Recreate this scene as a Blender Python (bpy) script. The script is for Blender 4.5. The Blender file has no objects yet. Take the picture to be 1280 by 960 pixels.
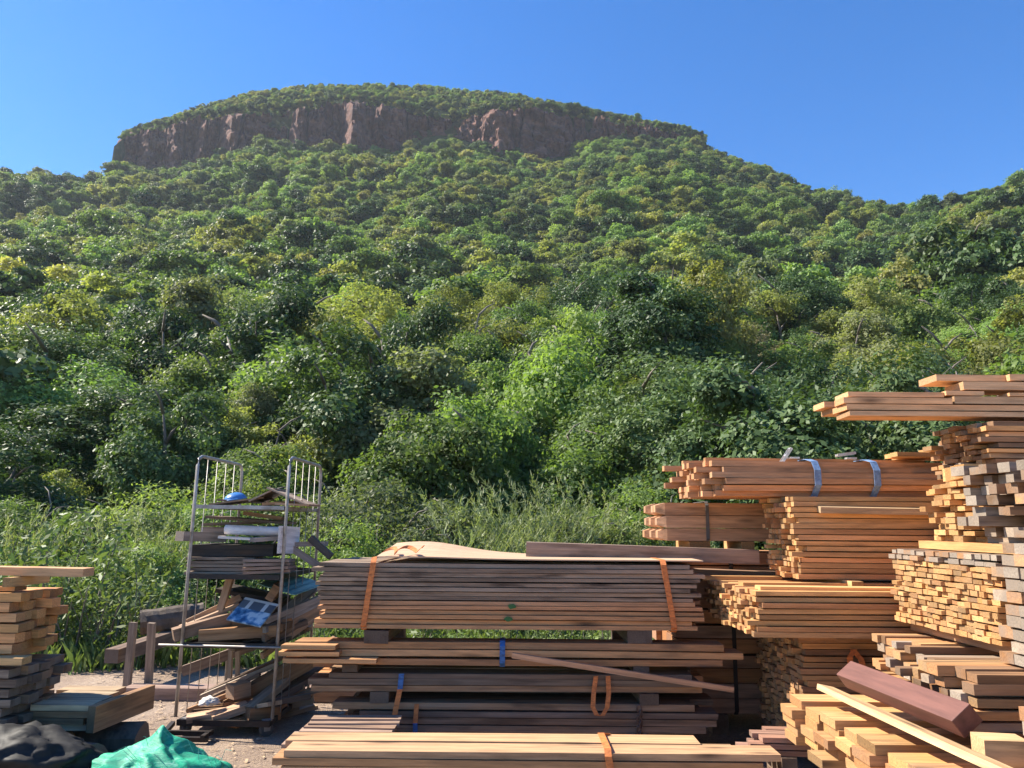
import bpy, bmesh, math, random
import numpy as np
from mathutils import Vector, Matrix, Euler
from mathutils import noise as mnoise

sc = bpy.context.scene
col = sc.collection
R = math.radians

# ------------------------------------------------------------------ camera
F = 967.0                      # focal length in pixels of a 1280 px wide frame
EYE = Vector((0, 0, 1.5)); PITCH = R(10.3); ROLL = R(0.45)
_f = Vector((0, math.cos(PITCH), math.sin(PITCH)))
_u0 = Vector((0, -math.sin(PITCH), math.cos(PITCH))); _r0 = Vector((1, 0, 0))
_r = _r0 * math.cos(ROLL) + _u0 * math.sin(ROLL)
_u = -_r0 * math.sin(ROLL) + _u0 * math.cos(ROLL)
cam_d = bpy.data.cameras.new('camera'); cam = bpy.data.objects.new('camera', cam_d); col.objects.link(cam)
cam_d.sensor_fit = 'HORIZONTAL'; cam_d.sensor_width = 36; cam_d.lens = 36 * F / 1280
cam_d.clip_start = 0.05; cam_d.clip_end = 6000
M4 = Matrix((_r, _u, -_f)).transposed().to_4x4(); M4.translation = EYE
cam.matrix_world = M4
sc.camera = cam

def at(px, py, Y):
    """world point seen at a photo pixel, Y metres in front of the eye"""
    u = (px - 640) / F; v = (480 - py) / F
    d = _f + u * _r + v * _u
    return EYE + d * (Y / d.y)

# ------------------------------------------------------------------ light
SUN_EL, SUN_AZ = R(43), R(13)           # sun stands to the left; AZ > 0: beyond the yard
to_sun = Vector((-math.cos(SUN_EL) * math.cos(SUN_AZ), math.cos(SUN_EL) * math.sin(SUN_AZ), math.sin(SUN_EL)))
world = bpy.data.worlds.new('World'); sc.world = world; world.use_nodes = True
wn = world.node_tree.nodes; wl = world.node_tree.links
sky = wn.new('ShaderNodeTexSky'); sky.sky_type = 'NISHITA'; sky.sun_disc = False
sky.sun_elevation = SUN_EL; sky.sun_rotation = math.atan2(to_sun.x, to_sun.y)
sky.altitude = 900; sky.air_density = 1.0; sky.dust_density = 0.25; sky.ozone_density = 2.6
bg = wn['Background']; bg.inputs['Strength'].default_value = 0.089
hsv = wn.new('ShaderNodeHueSaturation'); hsv.inputs['Hue'].default_value = 0.507; hsv.inputs['Saturation'].default_value = 1.4   # the phone's vivid blue
wl.new(sky.outputs[0], hsv.inputs['Color']); wl.new(hsv.outputs[0], bg.inputs['Color'])
sun_d = bpy.data.lights.new('sun', 'SUN'); sun = bpy.data.objects.new('sun', sun_d); col.objects.link(sun)
sun_d.energy = 4.6; sun_d.angle = R(0.53); sun_d.color = (1.0, 0.92, 0.79)
sun.rotation_euler = to_sun.to_track_quat('Z', 'Y').to_euler()
vs = sc.view_settings
vs.view_transform = 'Standard'; vs.look = 'None'; vs.gamma = 1.0; vs.exposure = 1.48
try: vs.use_curve_mapping = False
except Exception: pass

# ------------------------------------------------------------------ helpers
def link(o, parent=None):
    col.objects.link(o)
    if parent is not None: o.parent = parent
    return o
def tag(o, label=None, cat=None, group=None, kind=None):
    if label: o['label'] = label
    if cat: o['category'] = cat; o['kind'] = 'thing'
    if group: o['group'] = group
    if kind: o['kind'] = kind
    return o
def thing(name, label, cat, loc=(0, 0, 0), rot=(0, 0, 0), group=None):
    o = bpy.data.objects.new(name, None); link(o)
    o.empty_display_size = 0.1; o.location = loc; o.rotation_euler = rot
    return tag(o, label, cat, group)
def rel(parent, p):
    """children sit in the local frame of an unrotated thing"""
    return Vector(p) - (Vector(parent.location) if parent is not None else Vector((0, 0, 0)))

class MB:
    def __init__(s): s.v = []; s.f = []; s.m = []
    def add(s, vs, fs, mi=0):
        n = len(s.v); s.v += [tuple(p) for p in vs]; s.f += [tuple(i + n for i in f) for f in fs]; s.m += [mi] * len(fs)
    def box(s, c, d, rot=None, mi=0):
        h = Vector(d) / 2; P = []
        for sx in (-1, 1):
            for sy in (-1, 1):
                for sz in (-1, 1):
                    p = Vector((sx * h.x, sy * h.y, sz * h.z))
                    if rot is not None: p = rot @ p
                    P.append(p + Vector(c))
        s.add(P, [(0, 1, 3, 2), (4, 6, 7, 5), (0, 4, 5, 1), (2, 3, 7, 6), (0, 2, 6, 4), (1, 5, 7, 3)], mi)
    def tube(s, pts, r, n=8, mi=0, caps=True):
        pts = [Vector(p) for p in pts]; rs = r if isinstance(r, (list, tuple)) else [r] * len(pts)
        up = Vector((0.13, 0.31, 0.94)); rings = []
        for i, p in enumerate(pts):
            a = pts[max(0, i - 1)]; b = pts[min(len(pts) - 1, i + 1)]
            t = (b - a).normalized(); x = t.cross(up)
            if x.length < 0.15: x = t.cross(Vector((1, 0, 0)))
            x.normalize(); y = t.cross(x)
            rings.append([p + (x * math.cos(2 * math.pi * k / n) + y * math.sin(2 * math.pi * k / n)) * rs[i] for k in range(n)])
        V = [p for g in rings for p in g]; Fs = []
        for i in range(len(pts) - 1):
            for k in range(n):
                k2 = (k + 1) % n
                Fs.append((i * n + k, i * n + k2, (i + 1) * n + k2, (i + 1) * n + k))
        if caps: Fs += [tuple(range(n))[::-1], tuple((len(pts) - 1) * n + k for k in range(n))]
        s.add(V, Fs, mi)
    def ribbon(s, pts, wdir, w, th=0.003, mi=0):
        """a flat strap following pts, w wide along wdir"""
        pts = [Vector(p) for p in pts]; wd = Vector(wdir).normalized() * (w / 2); V = []
        for i, p in enumerate(pts):
            t = (pts[min(len(pts) - 1, i + 1)] - pts[max(0, i - 1)]).normalized()
            n = t.cross(wd).normalized() * th
            V += [p - wd, p + wd, p + wd + n, p - wd + n]
        Fs = []
        for i in range(len(pts) - 1):
            for k in range(4):
                k2 = (k + 1) % 4
                Fs.append((i * 4 + k, i * 4 + k2, i * 4 + 4 + k2, i * 4 + 4 + k))
        e = (len(pts) - 1) * 4
        Fs += [(3, 2, 1, 0), (e, e + 1, e + 2, e + 3)]
        s.add(V, Fs, mi)
    def mesh(s, name, mats, smooth=False):
        me = bpy.data.meshes.new(name); me.from_pydata(s.v, [], s.f)
        for m in (mats if isinstance(mats, (list, tuple)) else [mats]): me.materials.append(m)
        if any(s.m): me.polygons.foreach_set('material_index', s.m)
        if smooth: me.polygons.foreach_set('use_smooth', [True] * len(s.f))
        me.update(); return me
    def build(s, name, mats, parent=None, loc=(0, 0, 0), rot=(0, 0, 0), smooth=False, color=None):
        o = bpy.data.objects.new(name, s.mesh(name, mats, smooth)); link(o, parent)
        o.location = loc; o.rotation_euler = rot
        if color: o.color = color
        return o

# ------------------------------------------------------------------ materials
def newmat(name):
    m = bpy.data.materials.new(name); m.use_nodes = True
    nt = m.node_tree; b = nt.nodes['Principled BSDF']
    return m, nt, b
def N(nt, t, **kw):
    n = nt.nodes.new(t)
    for k, v in kw.items():
        if k in n.inputs: n.inputs[k].default_value = v
        else: setattr(n, k, v)
    return n
def mixc(nt, fac, a, b, mode='MIX'):
    n = nt.nodes.new('ShaderNodeMix'); n.data_type = 'RGBA'; n.blend_type = mode; n.clamp_factor = True
    for i, x in ((0, fac), (6, a), (7, b)):
        if hasattr(x, 'is_linked'): nt.links.new(x, n.inputs[i])
        else: n.inputs[i].default_value = (x if i == 0 else (*x, 1) if len(x) == 3 else x)
    return n.outputs[2]
def mathn(nt, op, a, b=0.0, c=0.0, clamp=False):
    n = nt.nodes.new('ShaderNodeMath'); n.operation = op; n.use_clamp = clamp
    for i, x in ((0, a), (1, b), (2, c)):
        if hasattr(x, 'is_linked'): nt.links.new(x, n.inputs[i])
        else: n.inputs[i].default_value = x
    return n.outputs[0]
def ramp(nt, fac, stops):
    n = nt.nodes.new('ShaderNodeValToRGB'); e = n.color_ramp.elements
    while len(e) < len(stops): e.new(0.5)
    for k, (p, c) in enumerate(stops):
        e[k].position = p; e[k].color = (*c, 1) if len(c) == 3 else c
    nt.links.new(fac, n.inputs[0]); return n.outputs[0]
def coords(nt, scale, kind='Object', jitter=True):
    tc = nt.nodes.new('ShaderNodeTexCoord'); src = tc.outputs[kind]
    if jitter:
        oi = nt.nodes.new('ShaderNodeObjectInfo')
        va = nt.nodes.new('ShaderNodeVectorMath'); va.operation = 'ADD'
        cx = nt.nodes.new('ShaderNodeCombineXYZ')
        for k, m in enumerate((61.0, 17.0, 29.0)): nt.links.new(mathn(nt, 'MULTIPLY', oi.outputs['Random'], m), cx.inputs[k])
        nt.links.new(src, va.inputs[0]); nt.links.new(cx.outputs[0], va.inputs[1]); src = va.outputs[0]
    mp = nt.nodes.new('ShaderNodeVectorMath'); mp.operation = 'MULTIPLY'; mp.inputs[1].default_value = scale
    nt.links.new(src, mp.inputs[0]); return mp.outputs[0]
def bump(nt, b, h, strength, dist=0.01):
    bp = N(nt, 'ShaderNodeBump', Strength=strength, Distance=dist)
    nt.links.new(h, bp.inputs['Height']); nt.links.new(bp.outputs[0], b.inputs['Normal'])

def wood_side():
    m, nt, b = newmat('sawn_wood'); L = nt.links
    oi = nt.nodes.new('ShaderNodeObjectInfo')
    g = N(nt, 'ShaderNodeTexNoise', Scale=1.0, Detail=5.0, Roughness=0.62); L.new(coords(nt, (1.1, 38, 38)), g.inputs['Vector'])
    bl = N(nt, 'ShaderNodeTexNoise', Scale=1.0, Detail=4.0, Roughness=0.6); L.new(coords(nt, (1.5, 7, 7)), bl.inputs['Vector'])
    wv = N(nt, 'ShaderNodeTexNoise', Scale=1.0, Detail=2.0); L.new(coords(nt, (0.5, 5, 5)), wv.inputs['Vector'])
    # growth-ring figure running down the board
    rg = mathn(nt, 'SINE', mathn(nt, 'MULTIPLY', wv.outputs[0], 60.0))
    kn = N(nt, 'ShaderNodeTexVoronoi', Scale=1.0); L.new(coords(nt, (1.9, 9, 9)), kn.inputs['Vector'])
    knot = mathn(nt, 'SUBTRACT', 1.0, mathn(nt, 'MULTIPLY', kn.outputs['Distance'], 4.4, clamp=True), clamp=True)
    sk = N(nt, 'ShaderNodeTexNoise', Scale=1.0, Detail=4.0, Roughness=0.7); L.new(coords(nt, (7, 75, 75)), sk.inputs['Vector'])
    tone = mathn(nt, 'ADD', mathn(nt, 'ADD', mathn(nt, 'MULTIPLY', g.outputs[0], 1.0), mathn(nt, 'MULTIPLY', sk.outputs[0], 0.9)), mathn(nt, 'MULTIPLY_ADD', rg, 0.08, 0.02))
    base = mixc(nt, 1.0, oi.outputs['Color'], (1, 1, 1), 'MULTIPLY')
    sc_ = nt.nodes.new('ShaderNodeVectorMath'); sc_.operation = 'SCALE'; L.new(base, sc_.inputs[0]); L.new(tone, sc_.inputs['Scale'])
    c = mixc(nt, knot, sc_.outputs[0], (0.07, 0.035, 0.018))
    # silvering and black mould on boards that have lain outside (object alpha)
    gmask = mathn(nt, 'MULTIPLY', oi.outputs['Alpha'], mathn(nt, 'MULTIPLY_ADD', bl.outputs[0], 2.6, -0.55, clamp=True), clamp=True)
    grey = ramp(nt, g.outputs[0], [(0.25, (0.075, 0.050, 0.034)), (0.55, (0.25, 0.18, 0.125)), (0.8, (0.44, 0.34, 0.25))])
    c = mixc(nt, gmask, c, grey)
    st = N(nt, 'ShaderNodeTexNoise', Scale=1.0, Detail=3.0); L.new(coords(nt, (2.6, 16, 16)), st.inputs['Vector'])
    stain = mathn(nt, 'MULTIPLY', mathn(nt, 'MULTIPLY_ADD', st.outputs[0], 6.0, -3.1, clamp=True), mathn(nt, 'MULTIPLY_ADD', oi.outputs['Alpha'], 0.75, 0.12))
    c = mixc(nt, stain, c, (0.045, 0.03, 0.022))
    L.new(c, b.inputs['Base Color']); b.inputs['Roughness'].default_value = 0.72; b.inputs['Specular IOR Level'].default_value = 0.25
    h = mathn(nt, 'ADD', g.outputs[0], mathn(nt, 'MULTIPLY', bl.outputs[0], 0.6)); bump(nt, b, h, 0.5, 0.006)
    return m
def wood_end():
    m, nt, b = newmat('sawn_end_grain'); L = nt.links
    oi = nt.nodes.new('ShaderNodeObjectInfo')
    w = N(nt, 'ShaderNodeTexNoise', Scale=1.0, Detail=3.0); L.new(coords(nt, (0, 16, 16)), w.inputs['Vector'])
    rg = mathn(nt, 'SINE', mathn(nt, 'MULTIPLY', w.outputs[0], 75.0))
    f = N(nt, 'ShaderNodeTexNoise', Scale=1.0, Detail=4.0, Roughness=0.7); L.new(coords(nt, (60, 90, 90)), f.inputs['Vector'])
    bl = N(nt, 'ShaderNodeTexNoise', Scale=1.0, Detail=2.0); L.new(coords(nt, (1, 11, 11)), bl.inputs['Vector'])
    tone = mathn(nt, 'ADD', mathn(nt, 'MULTIPLY', f.outputs[0], 0.5), mathn(nt, 'MULTIPLY_ADD', rg, 0.10, 0.48))
    sc_ = nt.nodes.new('ShaderNodeVectorMath'); sc_.operation = 'SCALE'; L.new(oi.outputs['Color'], sc_.inputs[0]); L.new(tone, sc_.inputs['Scale'])
    wr = nt.nodes.new('ShaderNodeTexWhiteNoise'); wr.noise_dimensions = '1D'; L.new(oi.outputs['Random'], wr.inputs['W'])
    s2 = nt.nodes.new('ShaderNodeVectorMath'); s2.operation = 'SCALE'; L.new(sc_.outputs[0], s2.inputs[0]); L.new(mathn(nt, 'MULTIPLY_ADD', wr.outputs['Value'], 0.62, 0.62), s2.inputs['Scale']); sc_ = s2
    gm = mathn(nt, 'MULTIPLY', oi.outputs['Alpha'], mathn(nt, 'MULTIPLY_ADD', bl.outputs[0], 2.4, -0.5, clamp=True), clamp=True)
    c = mixc(nt, gm, sc_.outputs[0], (0.21, 0.17, 0.135))
    L.new(c, b.inputs['Base Color']); b.inputs['Roughness'].default_value = 0.85; b.inputs['Specular IOR Level'].default_value = 0.15
    bump(nt, b, f.outputs[0], 0.6, 0.004)
    return m
def plain(name, c, rough=0.6, metal=0.0, var=0.25, scale=(14, 14, 14), c2=None, bumpk=0.15, spec=0.4):
    m, nt, b = newmat(name)
    n = N(nt, 'ShaderNodeTexNoise', Scale=1.0, Detail=5.0, Roughness=0.65); nt.links.new(coords(nt, scale), n.inputs['Vector'])
    lo = c2 if c2 else tuple(x * (1 - var) for x in c); hi = tuple(min(1, x * (1 + var * 0.5)) for x in c)
    nt.links.new(ramp(nt, n.outputs[0], [(0.32, lo), (0.62, hi)]), b.inputs['Base Color'])
    b.inputs['Roughness'].default_value = rough; b.inputs['Metallic'].default_value = metal; b.inputs['Specular IOR Level'].default_value = spec
    if bumpk: bump(nt, b, n.outputs[0], bumpk, 0.01)
    return m
def leaf_mat(name, c_lo, c_hi, c_odd, trans=0.46, rough=0.52, odd=0.12):
    m, nt, b = newmat(name); L = nt.links
    oi = nt.nodes.new('ShaderNodeObjectInfo'); at_ = nt.nodes.new('ShaderNodeAttribute'); at_.attribute_name = 'tint'
    c = mixc(nt, at_.outputs['Fac'], c_lo, c_hi)
    wn_ = nt.nodes.new('ShaderNodeTexWhiteNoise'); wn_.noise_dimensions = '1D'; L.new(oi.outputs['Random'], wn_.inputs['W'])
    c = mixc(nt, mathn(nt, 'MULTIPLY', mathn(nt, 'POWER', wn_.outputs['Value'], 2.2), odd * 4, clamp=True), c, c_odd)
    hs = nt.nodes.new('ShaderNodeHueSaturation'); L.new(c, hs.inputs['Color'])
    L.new(mathn(nt, 'MULTIPLY_ADD', oi.outputs['Random'], 0.8, 1.0), hs.inputs['Value'])
    hs.inputs['Saturation'].default_value = 0.82
    L.new(hs.outputs[0], b.inputs['Base Color']); b.inputs['Roughness'].default_value = rough
    b.inputs['Specular IOR Level'].default_value = 0.25
    t = nt.nodes.new('ShaderNodeBsdfTranslucent')
    sc_ = nt.nodes.new('ShaderNodeVectorMath'); sc_.operation = 'MULTIPLY'; sc_.inputs[1].default_value = (1.25, 1.35, 0.55)
    L.new(hs.outputs[0], sc_.inputs[0]); L.new(sc_.outputs[0], t.inputs['Color'])
    mx = nt.nodes.new('ShaderNodeMixShader'); mx.inputs[0].default_value = trans
    L.new(b.outputs[0], mx.inputs[1]); L.new(t.outputs[0], mx.inputs[2])
    L.new(mx.outputs[0], nt.nodes['Material Output'].inputs['Surface'])
    return m

M = {}
M['side'] = wood_side(); M['end'] = wood_end()
M['bark'] = plain('bark', (0.13, 0.10, 0.075), 0.9, c2=(0.05, 0.036, 0.026), scale=(9, 9, 2.2), bumpk=0.8)
M['branch'] = plain('branch_bark', (0.20, 0.17, 0.14), 0.9, c2=(0.075, 0.06, 0.05), scale=(4, 4, 1.5), bumpk=0.4)
M['galv'] = plain('galvanised_steel', (0.36, 0.345, 0.33), 0.5, 0.5, c2=(0.22, 0.19, 0.165), scale=(9, 9, 9), bumpk=0.1)
M['black_metal'] = plain('black_steel', (0.022, 0.020, 0.019), 0.55, 0.2, c2=(0.045, 0.028, 0.02), scale=(11, 11, 11))
M['rubber'] = plain('grey_rubber', (0.10, 0.095, 0.09), 0.8, scale=(20, 20, 20))
M['strap_o'] = plain('orange_webbing', (0.62, 0.20, 0.055), 0.75, c2=(0.36, 0.11, 0.035), scale=(25, 25, 60), bumpk=0.4)
M['strap_b'] = plain('blue_webbing', (0.045, 0.14, 0.36), 0.6, c2=(0.03, 0.075, 0.18), scale=(25, 25, 60), bumpk=0.4)
M['strap_s'] = plain('pale_blue_webbing', (0.17, 0.27, 0.44), 0.55, c2=(0.08, 0.14, 0.26), scale=(40, 40, 40), bumpk=0.3)
M['steel'] = plain('bright_steel', (0.62, 0.62, 0.62), 0.35, 0.6, scale=(30, 30, 30))
M['white_pl'] = plain('white_plastic', (0.74, 0.70, 0.68), 0.4, c2=(0.52, 0.45, 0.42), scale=(4, 9, 9), bumpk=0.05)
M['blue_pl'] = plain('blue_plastic', (0.05, 0.17, 0.42), 0.35, scale=(9, 9, 9))
M['green_pl'] = plain('sea_green_plastic', (0.22, 0.42, 0.36), 0.4, scale=(5, 5, 5))
M['black_pl'] = plain('black_plastic', (0.020, 0.019, 0.018), 0.62, scale=(6, 6, 6), bumpk=0.3, spec=0.25)
M['cardboard'] = plain('old_board_sheet', (0.36, 0.27, 0.19), 0.85, c2=(0.20, 0.15, 0.11), scale=(5, 5, 5), bumpk=0.3)
# ------------------------------------------------------------------ ground
def ground_mat():
    m, nt, b = newmat('trodden_earth'); L = nt.links
    a = N(nt, 'ShaderNodeTexNoise', Scale=1.0, Detail=8.0, Roughness=0.62); L.new(coords(nt, (1.1, 1.1, 1.1), jitter=False), a.inputs['Vector'])
    f = N(nt, 'ShaderNodeTexNoise', Scale=1.0, Detail=6.0, Roughness=0.75); L.new(coords(nt, (26, 26, 26), jitter=False), f.inputs['Vector'])
    c = ramp(nt, a.outputs[0], [(0.3, (0.20, 0.14, 0.10)), (0.5, (0.33, 0.24, 0.175)), (0.7, (0.42, 0.32, 0.24))])
    c = mixc(nt, mathn(nt, 'MULTIPLY_ADD', f.outputs[0], 3.0, -1.3, clamp=True), c, (0.16, 0.11, 0.08))
    s = N(nt, 'ShaderNodeTexVoronoi', Scale=1.0); L.new(coords(nt, (60, 33, 60), jitter=False), s.inputs['Vector'])
    c = mixc(nt, mathn(nt, 'LESS_THAN', s.outputs['Distance'], 0.2), c, (0.50, 0.37, 0.22))
    L.new(c, b.inputs['Base Color']); b.inputs['Roughness'].default_value = 0.95
    bump(nt, b, mathn(nt, 'ADD', f.outputs[0], a.outputs[0]), 0.9, 0.03)
    return m
M['earth'] = ground_mat()
g = MB(); g.add([(-640, -60, 0), (640, -60, 0), (640, 770, 0), (-640, 770, 0)], [(0, 1, 2, 3)])
tag(g.build('ground', M['earth']), 'bare brown trodden earth of the timber yard', kind='structure')

# ------------------------------------------------------------------ hillside
def ar(tbl):
    A = []; Q = []
    for px, py in tbl:
        p = at(px, py, 1.0); A.append(p.x); Q.append(p.z - EYE.z)
    return np.array(A), np.array(Q)
TOPS = [(-300, 225), (0, 208), (80, 212), (140, 214), (142.5, 184), (152, 172), (185, 158), (234, 140), (275, 126), (327, 112), (344, 107), (430, 104), (498, 104), (560, 108),
        (620, 114), (660, 120), (740, 138), (800, 152), (860, 165), (920, 186), (990, 215), (1050, 235), (1110, 245), (1150, 242), (1180, 240), (1220, 227), (1280, 210), (1600, 185)]
CTOP = [(142.5, 182), (160, 168), (200, 157), (234, 148), (287, 142), (344, 137), (384, 132), (437, 125), (480, 131), (506, 135), (530, 141), (560, 147), (580, 142), (620, 136), (680, 137),
        (720, 140), (745, 146), (800, 153), (850, 163), (880, 175)]
CBOT = [(142.5, 202), (173, 204), (210, 204), (270, 192), (300, 184), (340, 170), (368, 177), (425, 179), (486, 185), (514, 176), (545, 168), (579, 170), (620, 177), (680, 191), (720, 188),
        (745, 168), (800, 168), (850, 172), (880, 175)]
A_T, R_T = ar(TOPS); A_CT, R_CT = ar(CTOP); A_CB, R_CB = ar(CBOT)
A_NOSE = A_CT[0]; A_TAIL = A_CT[-1]
YB_A, _ = ar([(-300, 300), (138, 300), (146, 300), (880, 300), (1000, 300), (1150, 300), (1280, 300), (1600, 300)])
YB_V = np.array([230, 285, 297, 297, 255, 200, 180, 165.0])
PY = np.array([8.6, 10.5, 13, 16, 25, 40, 60, 90, 115, 170, 230, 297.0])
PR = np.array([-.1765, -.135, -.085, -.035, .055, .145, .22, .285, .33, .415, .485, .56])
TREE = 4.2
def ybase(a): return np.interp(a, YB_A, YB_V)
def on_mesa(a): return (a >= A_NOSE) & (a <= A_TAIL)
def hash2(x, y): return np.sin(x * 12.9898 + y * 78.233) * 43758.5453 % 1.0
def vnoise(x, y):
    xi = np.floor(x); yi = np.floor(y); fx = x - xi; fy = y - yi
    fx = fx * fx * (3 - 2 * fx); fy = fy * fy * (3 - 2 * fy)
    h = lambda i, j: hash2(xi + i, yi + j)
    return (h(0, 0) * (1 - fx) + h(1, 0) * fx) * (1 - fy) + (h(0, 1) * (1 - fx) + h(1, 1) * fx) * fy
def smooth(x, a, b):
    t = np.clip((x - a) / (b - a), 0, 1); return t * t * (3 - 2 * t)
def terrain(a, Y):
    """height of the hillside at X = a*Y, Y"""
    a = np.asarray(a, float); Y = np.asarray(Y, float)
    yb = ybase(a); yc = yb + 38
    rtop = np.interp(a, A_T, R_T)
    mesa = on_mesa(a)
    rb = np.where(mesa, np.interp(a, A_CB, R_CB), rtop - TREE / yb)
    rt = np.where(mesa, np.interp(a, A_CT, R_CT), rb)
    rc = np.where(mesa, np.maximum(rtop - 3.4 / yc, rt - 0.012), rb - 0.02)
    Yc = np.clip(Y, 8.6, None)
    yy = np.where(Yc < 25, Yc, 25 * np.exp(np.log(np.clip(Yc / 25, 1e-6, None)) / np.log(yb / 25) * math.log(297 / 25)))
    r = np.interp(yy, PY, PR)
    w = smooth(np.log(np.clip(Yc, 1, None)), math.log(20), np.log(yb))
    r = r * (1 + (rb / 0.56 - 1) * w)
    z = EYE.z + Yc * r
    und = (vnoise(a * Y / 21 + 7, Y / 17 + 3) - 0.5) * 2
    und2 = (vnoise(a * Y / 55 + 1, Y / 46 + 9) - 0.5) * 2
    amp = np.clip((Yc - 12) * 0.05, 0, 3.0) * (1 - smooth(Yc, yb * 0.8, yb))
    z = z + und * amp * 0.8 + und2 * amp * 1.4
    z = z + 2.4 * np.exp(-((a - 0.19) / 0.055) ** 2 - ((Y - 27) / 8.0) ** 2) - np.minimum(3.0, np.clip(z - 0.4, 0, None) * 0.85) * np.exp(-((a - 0.41) / 0.13) ** 2 - ((Y - 22) / 6.5) ** 4)  # added ridge and hollow, shaped to throw shade over the right-hand trees
    over = Y > yb
    t = np.clip((Y - yb) / (yc - yb), 0, 1)
    z2 = EYE.z + Y * (rt + (rc - rt) * np.sqrt(t))
    z3 = EYE.z + yc * rc - np.clip(Y - yc, 0, None) * 0.10
    z = np.where(over, np.where(Y > yc, z3, z2), z)
    return z
cols_a = np.unique(np.concatenate([np.linspace(-1.05, 1.05, 230), [A_NOSE - 0.002, A_NOSE, A_TAIL]]))
rows = [('t', t) for t in np.linspace(0, 1, 84)] + [('o', 0.25), ('o', 4), ('o', 9), ('o', 16), ('o', 26), ('o', 38), ('o', 75), ('o', 300)]
V = []; 
for k, val in rows:
    yb = ybase(cols_a)
    Yr = 8.4 * (yb / 8.4) ** val if k == 't' else yb + val
    z = terrain(cols_a, Yr)
    if k == 't' and val == 0: z = np.full_like(z, -0.06)
    V.append(np.stack([cols_a * Yr, Yr, z], 1))
nc = len(cols_a); V = np.concatenate(V)
Fc = [(i * nc + j, i * nc + j + 1, (i + 1) * nc + j + 1, (i + 1) * nc + j) for i in range(len(rows) - 1) for j in range(nc - 1)]
def hill_mat():
    m, nt, b = newmat('forest_floor'); L = nt.links
    a = N(nt, 'ShaderNodeTexNoise', Scale=1.0, Detail=9.0, Roughness=0.7); L.new(coords(nt, (0.5, 0.5, 0.5), jitter=False), a.inputs['Vector'])
    c = ramp(nt, a.outputs[0], [(0.3, (0.022, 0.032, 0.012)), (0.5, (0.05, 0.065, 0.022)), (0.68, (0.11, 0.10, 0.045))])
    L.new(c, b.inputs['Base Color']); b.inputs['Roughness'].default_value = 1.0; b.inputs['Specular IOR Level'].default_value = 0.1
    bump(nt, b, a.outputs[0], 1.0, 0.4); return m
me = bpy.data.meshes.new('hillside'); me.from_pydata(V.tolist(), [], Fc); me.materials.append(hill_mat())
me.polygons.foreach_set('use_smooth', [True] * len(Fc)); me.update()
tag(link(bpy.data.objects.new('hillside', me)), 'steep forested hillside rising behind the timber yard', kind='structure')

# cliff band below the flat top: a wall of jointed rock with buttresses
def rock_mat():
    m, nt, b = newmat('red_sandstone'); L = nt.links
    a = N(nt, 'ShaderNodeTexNoise', Scale=1.0, Detail=8.0, Roughness=0.65); L.new(coords(nt, (0.16, 0.16, 0.35), jitter=False), a.inputs['Vector'])
    s = N(nt, 'ShaderNodeTexNoise', Scale=1.0, Detail=6.0, Roughness=0.7); L.new(coords(nt, (0.05, 0.05, 0.9), jitter=False), s.inputs['Vector'])
    v = N(nt, 'ShaderNodeTexNoise', Scale=1.0, Detail=6.0, Roughness=0.7); L.new(coords(nt, (0.9, 0.9, 0.10), jitter=False), v.inputs['Vector'])
    c = ramp(nt, a.outputs[0], [(0.28, (0.05, 0.030, 0.027)), (0.48, (0.15, 0.066, 0.046)), (0.66, (0.27, 0.13, 0.088)), (0.8, (0.24, 0.20, 0.17))])
    c = mixc(nt, mathn(nt, 'MULTIPLY_ADD', s.outputs[0], 3.5, -1.7, clamp=True), c, (0.13, 0.078, 0.068))
    c = mixc(nt, mathn(nt, 'MULTIPLY_ADD', v.outputs[0], 4.0, -2.1, clamp=True), c, (0.055, 0.045, 0.043))
    L.new(c, b.inputs['Base Color']); b.inputs['Roughness'].default_value = 0.95
    bump(nt, b, mathn(nt, 'ADD', a.outputs[0], mathn(nt, 'ADD', s.outputs[0], v.outputs[0])), 1.0, 1.2); return m
STEP = [(142.5, 5), (150, 0.5), (178, 3), (188, 1), (210, 4), (222, -1.5), (246, 3.5), (258, -2.5), (276, 4), (290, -5), (332, 4), (362, 6), (372, -3.5), (426, 5), (440, -8), (500, 2), (530, 6),
        (572, 6), (596, -2), (622, -7), (700, 1), (742, 6), (754, 1), (800, 3), (880, 4)]
sa, _ = ar([(p, 150) for p, _q in STEP]); sd = np.array([q for _p, q in STEP])
nrow = 22
path = [(A_NOSE + 0.022, 75.0), (A_NOSE + 0.010, 45.0), (A_NOSE + 0.003, 24.0), (A_NOSE + 0.0004, 12.0)] + [(a, None) for a in np.linspace(A_NOSE, A_TAIL, 460)]
V = []; 
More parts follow.
